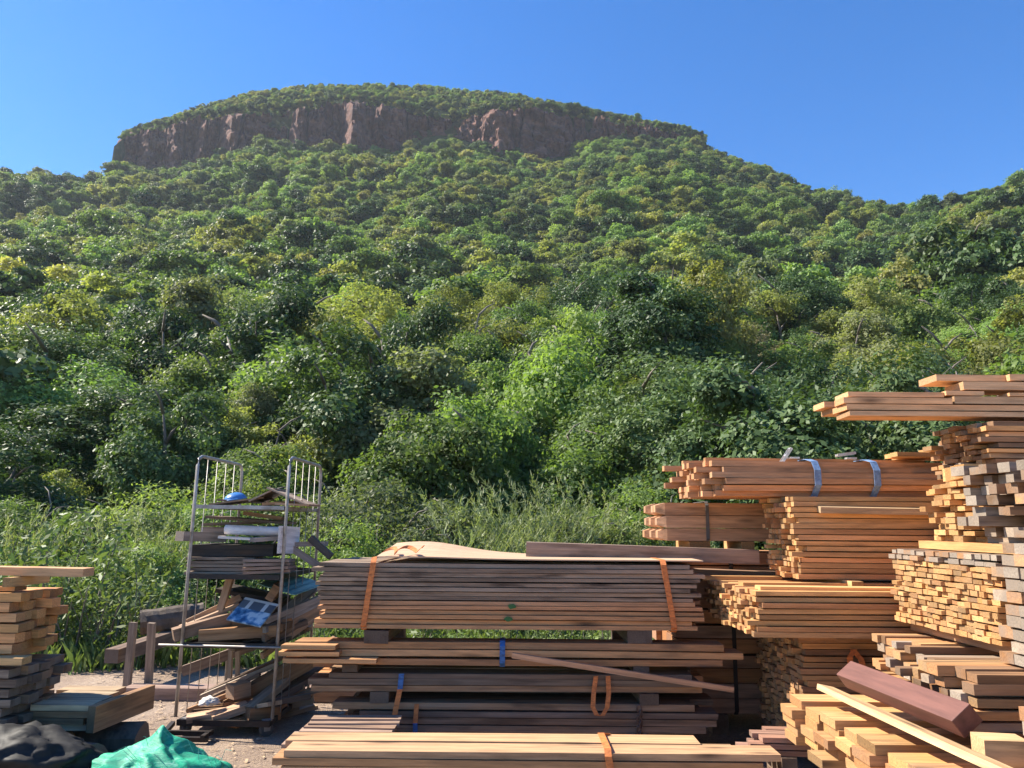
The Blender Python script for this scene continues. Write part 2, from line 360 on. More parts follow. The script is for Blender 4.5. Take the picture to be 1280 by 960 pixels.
for j, (a, off) in enumerate(path):
    d = 1.35 * float(np.interp(a, sa, sd)) if off is None else off
    rt = float(np.interp(a, A_CT, R_CT)); rb = float(np.interp(a, A_CB, R_CB))
    yd = 288.0 + d; z1 = EYE.z + (yd - 2) * rt + 0.6; z0 = EYE.z + (yd - 2) * rb - 9
    for i in range(nrow):
        t = i / (nrow - 1); z = z0 + (z1 - z0) * t
        x0 = a * 297.0
        block = mnoise.cell(Vector((x0 / 5.2 + 0.7 * math.sin(z * 0.2), z / 4.4, 3.0))) * 2.3 + mnoise.cell(Vector((x0 / 2.1, z / 2.7, 9.0))) * 1.0
        fine = mnoise.noise(Vector((x0 / 3.1, z / 2.2, 1.0))) * 1.0 + mnoise.noise(Vector((x0 / 9, z / 7, 5.0))) * 1.4
        crack = -4.5 * max(0.0, 1 - abs(mnoise.noise(Vector((x0 / 7.5, z / 60, 7.0)))) * 11)
        lw_ = (z * 0.16 + 0.35 * mnoise.noise(Vector((x0 / 30, 0, 2)))) % 1.0; ledge = 1.7 * (1 - lw_) - (1.3 if lw_ < 0.2 else 0) + 1.2 * mnoise.cell(Vector((x0 / 14, int(z * 0.16 + 0.35 * mnoise.noise(Vector((x0 / 30, 0, 2)))), 4))) 
        y = yd - (block + fine + crack + ledge) + 1.8 * t - 2.6 * max(0, 0.35 - t)
        if off is not None: y = 288.0 + off; x0 = a * 297.0 - 1.0 * fine
        V.append((a * y if off is None else x0, y, z))
    V.append((a * (y + 4), y + 4, z1 + 0.6)); V.append((a * 299.0 if off is None else x0 + 4, max(299.0, y + 6), EYE.z + 299 * rt + 0.8))
nrow += 2
Fc = [(j * nrow + i, (j + 1) * nrow + i, (j + 1) * nrow + i + 1, j * nrow + i + 1) for j in range(len(path) - 1) for i in range(nrow - 1)]
me = bpy.data.meshes.new('cliff'); me.from_pydata(V, [], Fc); me.materials.append(rock_mat()); me.update()
tag(link(bpy.data.objects.new('cliff', me)), 'band of reddish rock cliff below the flat hilltop', kind='structure')

# ------------------------------------------------------------------ trees
rng = np.random.default_rng(11); random.seed(5)
def unit(v): return v / np.clip(np.linalg.norm(v, axis=1, keepdims=True), 1e-9, None)
def leaves(name, centers, outw, tint, mat, leaf, aspect=0.55, up=0.45, rnd=0.8, droop=0.0):
    n = len(centers); nr = unit(outw * 0.7 + rng.normal(size=(n, 3)) * rnd + np.array([0, 0, up]))
    d = unit(np.cross(nr, rng.normal(size=(n, 3)))); d[:, 2] -= droop; d = unit(d); s = np.cross(nr, d)
    ln = (leaf * rng.uniform(0.65, 1.35, n))[:, None]; w = ln * aspect / 2
    P = np.empty((n, 4, 3)); P[:, 0] = centers - d * ln / 2; P[:, 1] = centers + s * w - nr * ln * 0.05; P[:, 2] = centers + d * ln / 2; P[:, 3] = centers - s * w - nr * ln * 0.05
    return quads(name, P, tint, mat)
def quads(name, P, tint, mat):
    n = len(P); me = bpy.data.meshes.new(name)
    me.vertices.add(n * 4); me.vertices.foreach_set('co', P.reshape(-1).astype(np.float32))
    me.loops.add(n * 4); me.loops.foreach_set('vertex_index', np.arange(n * 4, dtype=np.int32))
    me.polygons.add(n); me.polygons.foreach_set('loop_start', np.arange(n, dtype=np.int32) * 4)
    me.update(calc_edges=True)
    at_ = me.attributes.new('tint', 'FLOAT', 'FACE'); at_.data.foreach_set('value', np.clip(tint, 0, 1).astype(np.float32))
    me.materials.append(mat); return me
def crown_mesh(name, mat, rx, rz, h0, n_lobes, n_clumps, per, leaf, clump=0.36, aspect=0.55, rnd=0.5, low=0.25):
    """uneven crown: lobes -> leaf clumps on their outer shells -> leaves"""
    lob = []
    for k in range(n_lobes):
        t = rng.uniform(0, 2 * math.pi); q = math.sqrt(rng.uniform(0.02, 1)) * rx * 0.85
        zc = h0 * 0.45 + (rz * 1.5 + h0 * 0.55) * rng.uniform(0.0, 1.15) * (1.12 - 0.7 * q / rx); lob.append((q * math.cos(t), q * math.sin(t), zc, rx * rng.uniform(0.16, 0.44)))
    lob.append((0.1 * rx, 0, h0 + rz * 0.6, rx * 0.46)); lob.append((-0.2 * rx, 0.1 * rx, h0 * 0.7, rx * 0.45))
    C = []; O = []
    while len(C) < n_clumps:
        lx, ly, lz, lr = lob[rng.integers(len(lob))]
        d = rng.normal(size=3); d /= np.linalg.norm(d)
        if d[2] < -0.55 and rng.random() < 0.7: continue
        p = np.array([lx, ly, lz]) + d * lr * (rng.uniform(0.78, 1.08) if rng.random() < 0.9 else rng.uniform(1.1, 1.5)) * np.array([1, 1, 0.85])
        if p[2] < h0 * low: continue
        C.append(p); O.append(d)
    C = np.array(C); O = np.array(O); ct = rng.uniform(0, 1, n_clumps)
    cr = clump * rng.uniform(0.6, 1.4, n_clumps)
    cen = np.repeat(C, per, 0); out = np.repeat(O, per, 0); n = len(cen)
    off = rng.normal(size=(n, 3)); off = unit(off) * (rng.uniform(0, 1, (n, 1)) ** 0.45)
    off = off + out * 0.25
    cen = cen + off * np.repeat(cr, per)[:, None] * np.array([1.15, 1.15, 0.75])
    tint = np.repeat(ct, per) * 0.65 + rng.uniform(0, 0.5, n) - 0.05
    return leaves(name, cen, unit(out + off * 0.8), tint, mat, leaf, aspect, rnd=rnd)
def trunk_mesh(name, h, r, spread, nb, mat):
    m = MB()
    for k in range(nb):
        a = 2 * math.pi * k / nb + rng.uniform(-0.5, 0.5); s = spread * rng.uniform(0.55, 1.0) if nb > 1 else 0.25
        hh = h * rng.uniform(0.85, 1.1); rr = r * rng.uniform(0.7, 1)
        pts = [(0.06 * math.cos(a), 0.06 * math.sin(a), -0.35)] + [(s * t ** 1.4 * math.cos(a) + rng.normal() * 0.07, s * t ** 1.4 * math.sin(a) + rng.normal() * 0.07, hh * t) for t in (0.25, 0.5, 0.75, 1.0)]
        m.tube(pts, [rr, rr * 0.8, rr * 0.6, rr * 0.42, rr * 0.2], 6)
        for q in range(3):
            p = Vector(pts[2 + q % 3]); b = rng.uniform(0, 6.28); l = spread * rng.uniform(0.4, 0.8)
            e = p + Vector((l * math.cos(b), l * math.sin(b), l * rng.uniform(0.4, 0.9)))
            m.tube([p, (p + e) / 2 + Vector((0, 0, 0.08)), e], [rr * 0.45, rr * 0.32, rr * 0.12], 5)
    return m.mesh(name, mat, True)
LM = {
 0: leaf_mat('leaf_mid_green', (0.050, 0.100, 0.014), (0.135, 0.215, 0.030), (0.20, 0.22, 0.03)),
 1: leaf_mat('leaf_dark_green_shaded', (0.016, 0.042, 0.009), (0.052, 0.102, 0.02), (0.10, 0.14, 0.03), trans=0.26),  # dark green kind, deepened further so its leaf colour also carries shade
 2: leaf_mat('leaf_yellow_green', (0.10, 0.125, 0.020), (0.22, 0.235, 0.045), (0.30, 0.24, 0.06)),
 3: leaf_mat('leaf_feathery_green', (0.060, 0.130, 0.016), (0.15, 0.25, 0.03), (0.20, 0.25, 0.04), trans=0.34),
 4: leaf_mat('leaf_olive_grey', (0.065, 0.090, 0.034), (0.135, 0.165, 0.062), (0.18, 0.18, 0.07)),
 5: leaf_mat('leaf_dry_brown', (0.11, 0.105, 0.040), (0.21, 0.185, 0.08), (0.25, 0.18, 0.10), trans=0.2),
}
KIND = {0: ('broadleaf_tree', 'mid green broadleaf tree'), 1: ('evergreen_tree', 'dark green dense tree'), 2: ('pale_tree', 'yellow-green leafy tree'),
        3: ('acacia_tree', 'bright green feathery acacia'), 4: ('olive_tree', 'grey-olive bushy tree'), 5: ('dry_tree', 'brownish half-dry tree')}
near_m = {}; far_m = {}; big_m = {}
for k, n in ((0, 2), (1, 2), (2, 2), (3, 1), (4, 1), (5, 1)):
    for v in range(n):
        rx = 2.2 + 0.4 * rng.random(); fine = k in (3, 5)
        near_m.setdefault(k, []).append((
            crown_mesh('crown', LM[k], rx, 1.5, 1.35, 12, 260, 140 if not fine else 150, 0.125 if not fine else 0.105, 0.40, 0.58 if not fine else 0.4, low=0.15),
            trunk_mesh('trunk', 3.2, 0.13, 1.1, 3, M['branch'])))
        far_m.setdefault(k, []).append((
            crown_mesh('crown', LM[k], rx, 1.5, 1.2, 11, 150, 72, 0.25, 0.42, 0.6, low=0.0),
            trunk_mesh('trunk', 3.0, 0.12, 0.9, 2, M['branch'])))
for k in (0, 1, 2, 3, 5):
    big_m[k] = (crown_mesh('crown', LM[k], 3.6, 2.6, 1.7, 24, 540, 110, 0.15, 0.52, 0.5, low=0.1), trunk_mesh('trunk', 5.0, 0.2, 1.7, 4, M['branch']))
big_m[4] = near_m[4][0]
def kind_at(x, y, q):
    n1 = vnoise(np.array(x / 9.0 + 31), np.array(y / 9.0 + 5)); n2 = vnoise(np.array(x / 16.0 + 3), np.array(y / 14.0 + 55))
    w = np.array([0.32, 0.27, 0.17, 0.12, 0.10, 0.018]) * np.array([1, 0.4 + 1.3 * (1 - n1), 0.3 + 1.7 * n1, 0.3 + 1.5 * n2, 1, 0.2 + 1.6 * n1 * n2])
    return int(np.searchsorted(np.cumsum(w / w.sum()), q))
rng = np.random.default_rng(42)
P = []
for y0, y1, d in ((15, 60, 3.2), (60, 150, 5.0), (150, 345, 5.1)):
    Ys = np.arange(y0, y1, d * 0.9)
    for yv in Ys:
        xs = np.arange(-0.86 * yv, 0.86 * yv, d)
        X = xs + rng.uniform(-0.48, 0.48, len(xs)) * d; Yj = yv + rng.uniform(-0.45, 0.45, len(xs)) * d
        P.append(np.stack([X, Yj], 1))
n_ = 1500; ta = rng.uniform(A_NOSE + 0.004, A_TAIL, n_); ty = 289 + 47 * rng.random(n_) ** 1.3; P.append(np.stack([ta * ty, ty], 1))
P = np.concatenate(P); Aa = P[:, 0] / P[:, 1]; yb = ybase(Aa)
rtv = np.where(on_mesa(Aa), (np.interp(Aa, A_CT, R_CT) - np.interp(Aa, A_CB, R_CB)) * 297, 0)
keep = (P[:, 1] < yb + 44) & ~((rtv > 7.0) & (rng.random(len(P)) > 0.28) & (P[:, 1] > yb - 17) & (P[:, 1] < yb - 8.3)) & (np.abs(Aa) < 0.85)
keep &= ~((Aa > A_NOSE - 0.012) & (Aa < A_NOSE + 0.012) & (P[:, 1] > 275)) & ~((Aa > A_NOSE) & (Aa < A_NOSE + 0.05) & (P[:, 1] > 303)) & ~((Aa > A_NOSE - .05) & (Aa < A_NOSE) & (P[:, 1] > 280))
P = P[keep]; Aa = Aa[keep]; yb = yb[keep]; Z = terrain(Aa, P[:, 1]); Z = np.where(on_mesa(Aa) & (P[:, 1] > yb - 8.5), np.maximum(Z, EYE.z + 289 * np.interp(Aa, A_CT, R_CT) + 1.7), Z)
S = rng.uniform(0.6, 1.35, len(P)) * (0.8 + 0.45 * vnoise(P[:, 0] / 12, P[:, 1] / 12))
S = S * (1 + 0.5 * smooth(P[:, 1], 40, 80) - 0.22 * smooth(P[:, 1], 120, 220))
top = P[:, 1] > yb - 8.5
S = np.where(top, S * 0.62, S); S = np.where((P[:, 1] > yb - 16) & (P[:, 1] < yb - 8) & on_mesa(Aa), S * 0.8, S)
S = np.where(P[:, 1] < 21, S * 0.8, S)
edge = top & (P[:, 1] < yb + 3); S = np.where(edge, S * 0.66, S)
Kd = np.array([kind_at(x, y, q) for (x, y), q in zip(P, rng.random(len(P)))])
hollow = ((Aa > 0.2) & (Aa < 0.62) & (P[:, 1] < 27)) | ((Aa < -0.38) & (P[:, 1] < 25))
Kd = np.where(hollow & (rng.random(len(P)) < 0.9), 1, Kd)  # shade of the hollow and the left edge put into leaf colour
order = np.argsort(P[:, 1]); vis = np.abs(Aa) < 0.69
single = [i for i in order if vis[i]][:262]; sset = set(single)
def project(p):
    d = Vector(p) - EYE; w = d.dot(_f); return 640 + F * d.dot(_r) / w, 480 - F * d.dot(_u) / w
def zone(px, Y):
    h = 'above the left timber stack' if px < 130 else 'above the steel rack trolley' if px < 400 else 'above the grey board stack' if px < 790 else 'above the post bundle' if px < 1020 else 'above the right stacks'
    return h, ('in the lowest row' if Y < 24 else 'on the lower slope' if Y < 42 else 'further up slope')
def add_tree(name, label, group, loc, s, rz, crown, trunk, sz=1.0):
    t = thing(name, label, 'tree', loc, (rng.uniform(-.1, .1), rng.uniform(-.1, .1), rz), group); t.scale = (s * rng.uniform(.85, 1.15), s * rng.uniform(.85, 1.15), s * sz)
    c = link(bpy.data.objects.new('crown', crown), t); k = link(bpy.data.objects.new('trunk', trunk), t)
    return t, c
protos = {}; nprotos = {}; ordered = []
ORD = 'first second third fourth fifth sixth seventh eighth ninth tenth eleventh twelfth thirteenth fourteenth fifteenth sixteenth'.split()
def number(lst, most=16):
    """alike neighbours are told apart by their order from the left"""
    by = {}
    for t, px in lst: by.setdefault(t['label'], []).append((px, t))
    for lab, g_ in by.items():
        if 1 < len(g_) <= most:
            for k, (px, t) in enumerate(sorted(g_, key=lambda q: q[0])): t['label'] = f'{lab}, {ORD[k]} from left'
HERO = [  # the trees one can point to: pixel of the crown top, distance, kind, size, label
 (458, 352, 40, 2, 1.75, 'large yellow-tinged tree, tallest above the gap right of the rack trolley'),
 (565, 352, 44, 2, 1.25, 'cream-yellow flowering tree just right of the tallest yellow-tinged tree'),
 (640, 345, 47, 2, 1.35, 'rounded yellow-green tree above the middle of the grey board stack'),
 (800, 395, 36, 5, 1.25, 'brownish thin-leaved tree above the post bundle with pointed ends'),
 (915, 400, 37, 5, 1.15, 'brown-tipped tree at the edge of the dark hollow'),
 (295, 385, 40, 5, 0.95, 'bare grey-brown shrubby tree above the rack trolley'),
 (110, 452, 25, 3, 1.5, 'wide flat-topped feathery acacia at the left edge'),
 (735, 340, 48, 1, 1.6, 'big dark round tree between the yellow-green trees'),
 (975, 335, 46, 1, 1.8, 'big dark green tree high above the post bundle'),
 (785, 478, 24, 3, 0.95, 'bright green tree catching the sun above the grey beam'),
 (650, 505, 22, 0, 1.0, 'glossy green tree behind the tall grass'),
 (1120, 462, 18.5, 4, 0.85, 'grey-green small tree with pale branches under the topmost planks'),
 (862, 432, 18.5, 1, 1.25, 'tall dark tree at the left rim of the dark hollow'),
 (905, 470, 17, 1, 1.1, 'dark tree directly behind the strapped round bundle'),
 (1010, 440, 21, 1, 1.3, 'dark tree filling the hollow left of the topmost planks'),
 (60, 395, 27, 1, 1.5, 'big dark tree at the left edge of the picture'),
 (190, 470, 22, 1, 1.3, 'dark tree shading the weeds left of the rack trolley'),
 (20, 520, 19, 1, 1.1, 'lower dark tree at the left edge above the weeds'),
 (240, 420, 33, 0, 1.5, 'glossy broad-crowned tree above the left end of the rack trolley'),
]
rng = np.random.default_rng(8)
for px, py, Y, k, s, lab in HERO:
    p = at(px, py, Y); cm, tm = big_m[k] if s > 1.0 else near_m[k][-1]; h = max(q.co.z for q in cm.vertices)
    if s > 1.0: s = s / 1.55
    gz = float(terrain(p.x / Y, Y)); sz = max(0.7, min(1.25, (p.z - gz) / (h * s))); gz = max(gz - 1.0, p.z - h * s * sz) if s > 0.6 else gz
    t, c = add_tree(KIND[k][0], lab, 'trees picked out on the slope', (p.x, Y, gz - 0.1), s, rng.uniform(0, 6.28), cm, tm, sz)
hp = np.array([(at(px, py, Y).x, Y, s) for px, py, Y, k, s, lab in HERO])
for i in single:
    x, y = P[i]; k = int(Kd[i])
    if any((x - hx) ** 2 + (y - hy) ** 2 < (1.5 * hs) ** 2 for hx, hy, hs in hp): continue
    src = near_m if y < 44 else far_m
    v = int(rng.integers(len(src[k]))); cm, tm = src[k][v]
    px, py = project((x, y, Z[i] + 2)); h, r_ = zone(px, y)
    t, c = add_tree(KIND[k][0], f'{KIND[k][1]} {r_}, {h}', f'{KIND[k][1]}s {r_} {h}', (x, y, Z[i] - 0.1), S[i], rng.uniform(0, 6.28), cm, tm, rng.uniform(0.85, 1.3))
    ordered.append((t, px))
    if src is far_m: protos.setdefault((k, v), c)
    else: nprotos.setdefault((k, v), c)
number(ordered)
# the rest of the wood: one mass
def scatter(name, label, pts, scl, kinds, protos):
    me = bpy.data.meshes.new(name); me.from_pydata([tuple(p) for p in pts], [], [])
    for an, ty, data in (('scl', 'FLOAT', scl), ('pick', 'INT', kinds)):
        a = me.attributes.new(an, ty, 'POINT'); a.data.foreach_set('value', np.asarray(data, np.float32 if ty == 'FLOAT' else np.int32))
    a = me.attributes.new('rot', 'FLOAT_VECTOR', 'POINT')
    rv = np.stack([rng.uniform(-.12, .12, len(pts)), rng.uniform(-.12, .12, len(pts)), rng.uniform(0, 6.28, len(pts))], 1)
    a.data.foreach_set('vector', rv.reshape(-1).astype(np.float32))
    o = link(bpy.data.objects.new(name, me)); tag(o, label, kind='stuff')
    ng = bpy.data.node_groups.new(name, 'GeometryNodeTree')
    ng.interface.new_socket('Geometry', in_out='INPUT', socket_type='NodeSocketGeometry'); ng.interface.new_socket('Geometry', in_out='OUTPUT', socket_type='NodeSocketGeometry')
    gi = ng.nodes.new('NodeGroupInput'); go = ng.nodes.new('NodeGroupOutput'); jn = ng.nodes.new('GeometryNodeJoinGeometry')
    def attr(nm, ty):
        n = ng.nodes.new('GeometryNodeInputNamedAttribute'); n.data_type = ty; n.inputs['Name'].default_value = nm; return n.outputs['Attribute']
    a_s, a_p, a_r = attr('scl', 'FLOAT'), attr('pick', 'INT'), attr('rot', 'FLOAT_VECTOR')
    e2r = ng.nodes.new('FunctionNodeEulerToRotation'); ng.links.new(a_r, e2r.inputs[0])
    for k, ob in enumerate(protos):
        cmp_ = ng.nodes.new('FunctionNodeCompare'); cmp_.data_type = 'INT'; cmp_.operation = 'EQUAL'
        ng.links.new(a_p, cmp_.inputs[2]); cmp_.inputs[3].default_value = k
        oi = ng.nodes.new('GeometryNodeObjectInfo'); oi.inputs['Object'].default_value = ob; oi.inputs['As Instance'].default_value = True
        ip = ng.nodes.new('GeometryNodeInstanceOnPoints')
        ng.links.new(gi.outputs[0], ip.inputs['Points']); ng.links.new(cmp_.outputs[0], ip.inputs['Selection']); ng.links.new(oi.outputs['Geometry'], ip.inputs['Instance'])
        ng.links.new(e2r.outputs[0], ip.inputs['Rotation']); ng.links.new(a_s, ip.inputs['Scale'])
        ng.links.new(ip.outputs[0], jn.inputs[0])
    ng.links.new(jn.outputs[0], go.inputs[0])
    md = o.modifiers.new('scatter', 'NODES'); md.node_group = ng
    return o
plist = list(protos.items()); pidx = {}
for n, ((k, v), ob) in enumerate(plist): pidx.setdefault(k, []).append(n)
anyk = [n for v in pidx.values() for n in v]
rest = np.array([i for i in range(len(P)) if i not in sset])
pk = [random.choice(pidx.get(int(Kd[i]), anyk)) for i in rest]
scatter('forest', 'mass of trees and scrub covering the upper hillside', np.stack([P[rest, 0], P[rest, 1], Z[rest] - 0.3], 1), S[rest], pk, [ob for _k, ob in plist])
# scrub between the trees
Q = []
for yv in np.arange(13.5, 75, 1.9):
    xs = np.arange(-0.8 * yv, 0.8 * yv, 2.1 if yv < 40 else 2.8)
    Q.append(np.stack([xs + rng.uniform(-0.9, 0.9, len(xs)), yv + rng.uniform(-0.8, 0.8, len(xs))], 1))
Q = np.concatenate(Q); Q = Q[~((Q[:, 1] < 18) & (Q[:, 0] / Q[:, 1] > -0.12) & (Q[:, 0] / Q[:, 1] < 0.17))]; zq = terrain(Q[:, 0] / Q[:, 1], Q[:, 1])
nl = list(nprotos.items()); nidx = {}
for n, ((k, v), ob) in enumerate(nl): nidx.setdefault(k, []).append(n)
qk = [random.choice(nidx.get(min(kind_at(x, y, rng.random()), 4), [0])) for x, y in Q]
scatter('undergrowth', 'low scrub filling the gaps between the trees', np.stack([Q[:, 0], Q[:, 1], zq - 0.25], 1), rng.uniform(0.26, 0.5, len(Q)), qk, [ob for _k, ob in nl])

# a few bare grey trees standing out of the green
for px, py, Y, s, lab in ((1128, 470, 19.5, 1.1, 'bare pale-branched tree under the topmost planks'), (300, 392, 36, 1.2, 'bare grey tree above the rack trolley'),):
    p = at(px, py, Y); gz = float(terrain(p.x / Y, Y)); hh = p.z - gz + 0.3
    t = thing('bare_tree', lab, 'tree', (p.x, Y, gz - 0.2), (0, 0, rng.uniform(0, 6)), 'bare trees on the slope'); m = MB()
    for k in range(4):
        a = rng.uniform(0, 6.28); pts = [(0, 0, 0)]
        for q in range(1, 7): pts.append((math.cos(a) * 0.16 * hh * (q / 6) ** 1.3 + rng.normal() * 0.07, math.sin(a) * 0.16 * hh * (q / 6) ** 1.3 + rng.normal() * 0.07, hh * q / 6))
        m.tube(pts, [0.07 * s * (1 - 0.14 * q) for q in range(7)], 6)
        for q in range(14):
            i = int(rng.integers(2, 6)); b0 = Vector(pts[i]); b = rng.uniform(0, 6.28); l = rng.uniform(0.3, 0.9) * s; e = b0 + Vector((l * math.cos(b), l * math.sin(b), l * 0.8)); m.tube([b0, (b0 + e) / 2 + Vector((0, 0, -.06)), e], [0.022, 0.016, 0.006], 4)
    m.build('trunk', M['branch'], t, smooth=True)
# ------------------------------------------------------------------ timber
rnd = random.Random(21)
_bm = {}
def board_mesh(L, w, h, var, seg=4):
    """one sawn board, length along X, a little bowed and twisted; ends carry end grain"""
    key = (round(L, 2), round(w, 3), round(h, 3), var)
    if key in _bm: return _bm[key]
    q = random.Random(hash(key) & 0xffff); m = MB(); rings = []
    bz = q.uniform(-1, 1) * min(0.006, h * 0.14) * (L / 2.5); by = q.uniform(-1, 1) * 0.006 * (L / 2.5); tw = q.uniform(-1, 1) * 0.012; ta = q.uniform(-.5, .5) * 0.01
    for i in range(seg + 1):
        t = i / seg * 2 - 1; x = L / 2 * t; k = 1 - t * t; c = math.cos(tw * t); s = math.sin(tw * t)
        rings.append([(x + (ta if abs(t) == 1 else 0) * yy / max(w, 1e-3), by * k + yy * c - zz * s, bz * k + yy * s + zz * c) for yy, zz in ((-w / 2, -h / 2), (w / 2, -h / 2), (w / 2, h / 2), (-w / 2, h / 2))])
    V = [p for r_ in rings for p in r_]
    m.add(V, [(i * 4 + k, (i + 1) * 4 + k, (i + 1) * 4 + (k + 1) % 4, i * 4 + (k + 1) % 4) for i in range(seg) for k in range(4)], 0)
    e = seg * 4; m.add(V, [(0, 1, 2, 3), (e + 3, e + 2, e + 1, e)], 1)
    me = m.mesh('board', [M['side'], M['end']]); _bm[key] = me; return me
def board(parent, L, w, h, loc, rot=(0, 0, 0), color=(0.5, 0.3, 0.15), wear=0.2, name='board', world_loc=True):
    o = bpy.data.objects.new(name, board_mesh(round(L, 2), w, h, rnd.randrange(3))); link(o, parent)
    o.location = rel(parent, loc) if world_loc else loc
    o.rotation_euler = rot; o.color = (*color, wear); return o
def shade(c, k=0.24, hue=0.07):
    f = 1 + rnd.uniform(-k, k); g_ = rnd.uniform(-hue, hue)
    return (min(0.9, c[0] * f * (1 + g_)), min(0.9, c[1] * f), min(0.9, c[2] * f * (1 - g_)))
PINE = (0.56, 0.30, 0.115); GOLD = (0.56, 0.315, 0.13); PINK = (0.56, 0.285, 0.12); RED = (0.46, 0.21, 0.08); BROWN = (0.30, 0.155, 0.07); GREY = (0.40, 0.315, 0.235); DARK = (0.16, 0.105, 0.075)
def pal(*cw):
    return lambda: shade(rnd.choices([c for c, _ in cw], [w for _, w in cw])[0])
def stack(name, label, X0, Yn, Yf, z0, z1, L, bw, bh, palette, wear=(0.05, 0.3), jx=0.03, jl=0.15, group=None, cat='timber stack', gap=0.0015, side=-1, ragged=0.0, bear=None, mixed=False, wear_z=None, skew=0.0):
    """a stack of boards lying along X with sawn ends at X0 (side -1: left ends there, +1: right ends)"""
    t = thing(name, label, cat, (X0 - side * L / 2, (Yn + Yf) / 2, z0), group=group)
    z = z0
    while z < z1 - bh * 0.45:
        y = Yn + rnd.uniform(0, 0.018) + ragged * rnd.random() * 0.5; hb = bh
        while y < Yf - bw * 0.4:
            w = bw * (rnd.choice((0.72, 1.0, 1.0, 1.3)) if mixed else 1.0); l = L * (1 + rnd.uniform(-jl, jl * 0.2))
            j = rnd.gauss(0, jx) + skew * (y - Yn)
            xc = X0 + j - side * l / 2
            hh = hb * (rnd.uniform(0.84, 1.0) if not mixed else rnd.choice((0.80, 0.95, 1.0)))
            wv = rnd.uniform(*wear) if wear_z is None else wear_z((z - z0) / max(1e-3, z1 - z0))
            c = palette() if palette.__code__.co_argcount == 0 else palette((z - z0) / max(1e-3, z1 - z0))
            board(t, l, w - gap, hh - 0.002, (xc, y + w / 2, z + hh / 2), (rnd.gauss(0, 0.006), rnd.gauss(0, 0.0012), rnd.gauss(0, 0.0025)), c, wv)
            y += w + (rnd.random() < 0.12) * 0.012
        z += bh + 0.0015
    if bear:
        for bx, bl, bhh in bear:
            board(t, Yf - Yn + 0.06, 0.09, bhh, (bx, (Yn + Yf) / 2, z0 - bhh / 2 - 0.001), (0, 0, math.pi / 2), shade(DARK), 0.3, 'bearer')
    return t
def strap(parent, x, Yn, Yf, z0, z1, w, mat, lean=0.0, name='strap'):
    """webbing once round a bundle at x"""
    m = MB(); e = 0.008; q = 0.02
    pts = [(x + lean, Yf + e, z0), (x + lean, Yf + e, z1), (x, Yf - q, z1 + e), (x, Yn + q, z1 + e), (x, Yn - e, z1 - q), (x + lean * .5, Yn - e - 0.004, (z0 + z1) / 2), (x + lean, Yn - e, z0 + q), (x + lean, Yn + q, z0 - e), (x + lean, Yf, z0 - e)]
    m.ribbon([rel(parent, p) for p in pts], (1, 0, 0), w, 0.004); return m.build(name, mat, parent)
def Xp(px, py, Y): return at(px, py, Y).x
def Zp(px, py, Y): return at(px, py, Y).z

# ---- centre: strapped pack of wide weathered boards on three thinner packs
YC = 5.3; DC = 0.95
xa, xb = Xp(398, 745, YC), Xp(878, 745, YC)
zt, zb = Zp(640, 703, YC), Zp(640, 787, YC)
def cpal(t): return shade((0.34, 0.235, 0.16) if t > 0.36 else (0.52, 0.27, 0.12) if t < 0.28 else (0.54, 0.25, 0.11), 0.25)
ct = stack('board_pack', 'thick strapped pack of wide boards, grey on top and orange-brown below, under the plywood sheet', xa, YC, YC + DC, zb, zt, xb - xa, 0.19, (zt - zb) / 15, cpal,
           jx=0.028, jl=0.03, cat='board pack', wear_z=lambda t: rnd.uniform(0.75, 1.0) if t > 0.36 else rnd.uniform(0.1, 0.4))
for px, ln in ((467, -0.05), (829, 0.06)): strap(ct, Xp(px, 705, YC), YC, YC + DC, zb, zt + 0.012, 0.037, M['strap_o'], ln)
for px in (470, 800):
    bx = Xp(px, 800, YC); board(ct, 1.0, 0.16, Zp(px, 788, YC) - Zp(px, 805, YC) - 0.004, (bx, YC + 0.5, (Zp(px, 788, YC) + Zp(px, 805, YC)) / 2), (0, 0, math.pi / 2), shade(DARK), 0.3, 'bearer')
# paint dabs on the front edges
for px, py in ((640, 758), (636, 774)):
    m = MB(); p = at(px, py, YC - 0.012); n = 14
    m.add([rel(ct, (p.x + 0.03 * math.cos(6.28 * k / n) * rnd.uniform(.7, 1.2), p.y, p.z + 0.016 * math.sin(6.28 * k / n) * rnd.uniform(.7, 1.2))) for k in range(n)], [tuple(range(n))])
    m.build('paint_mark', plain('green_paint', (0.03, 0.12, 0.03), 0.6), ct)
# plywood sheet with a lifted middle on top
m = MB(); nx, ny = 24, 6; sx0, sx1 = Xp(470, 700, YC), Xp(880, 700, YC)
for side_ in (0, 1):
    for i in range(nx + 1):
        for j in range(ny + 1):
            x = sx0 + (sx1 - sx0) * i / nx; y = YC + 0.02 + 0.93 * j / ny
            bul = 0.055 * math.exp(-((i / nx - 0.12) / 0.16) ** 2) + 0.045 * max(0, 1 - 2.1 * i / nx) + 0.003
            m.v.append((x, y, zt + 0.012 + bul * (0.15 + 0.85 * j / ny) + (0.008 if side_ else 0)))
S0 = (nx + 1) * (ny + 1); idx = lambda s, i, j: s * S0 + i * (ny + 1) + j
for i in range(nx):
    for j in range(ny):
        m.f += [(idx(1, i, j), idx(1, i + 1, j), idx(1, i + 1, j + 1), idx(1, i, j + 1)), (idx(0, i, j), idx(0, i, j + 1), idx(0, i + 1, j + 1), idx(0, i + 1, j))]
for i in range(nx): m.f += [(idx(0, i, 0), idx(0, i + 1, 0), idx(1, i + 1, 0), idx(1, i, 0)), (idx(0, i + 1, ny), idx(0, i, ny), idx(1, i, ny), idx(1, i + 1, ny))]
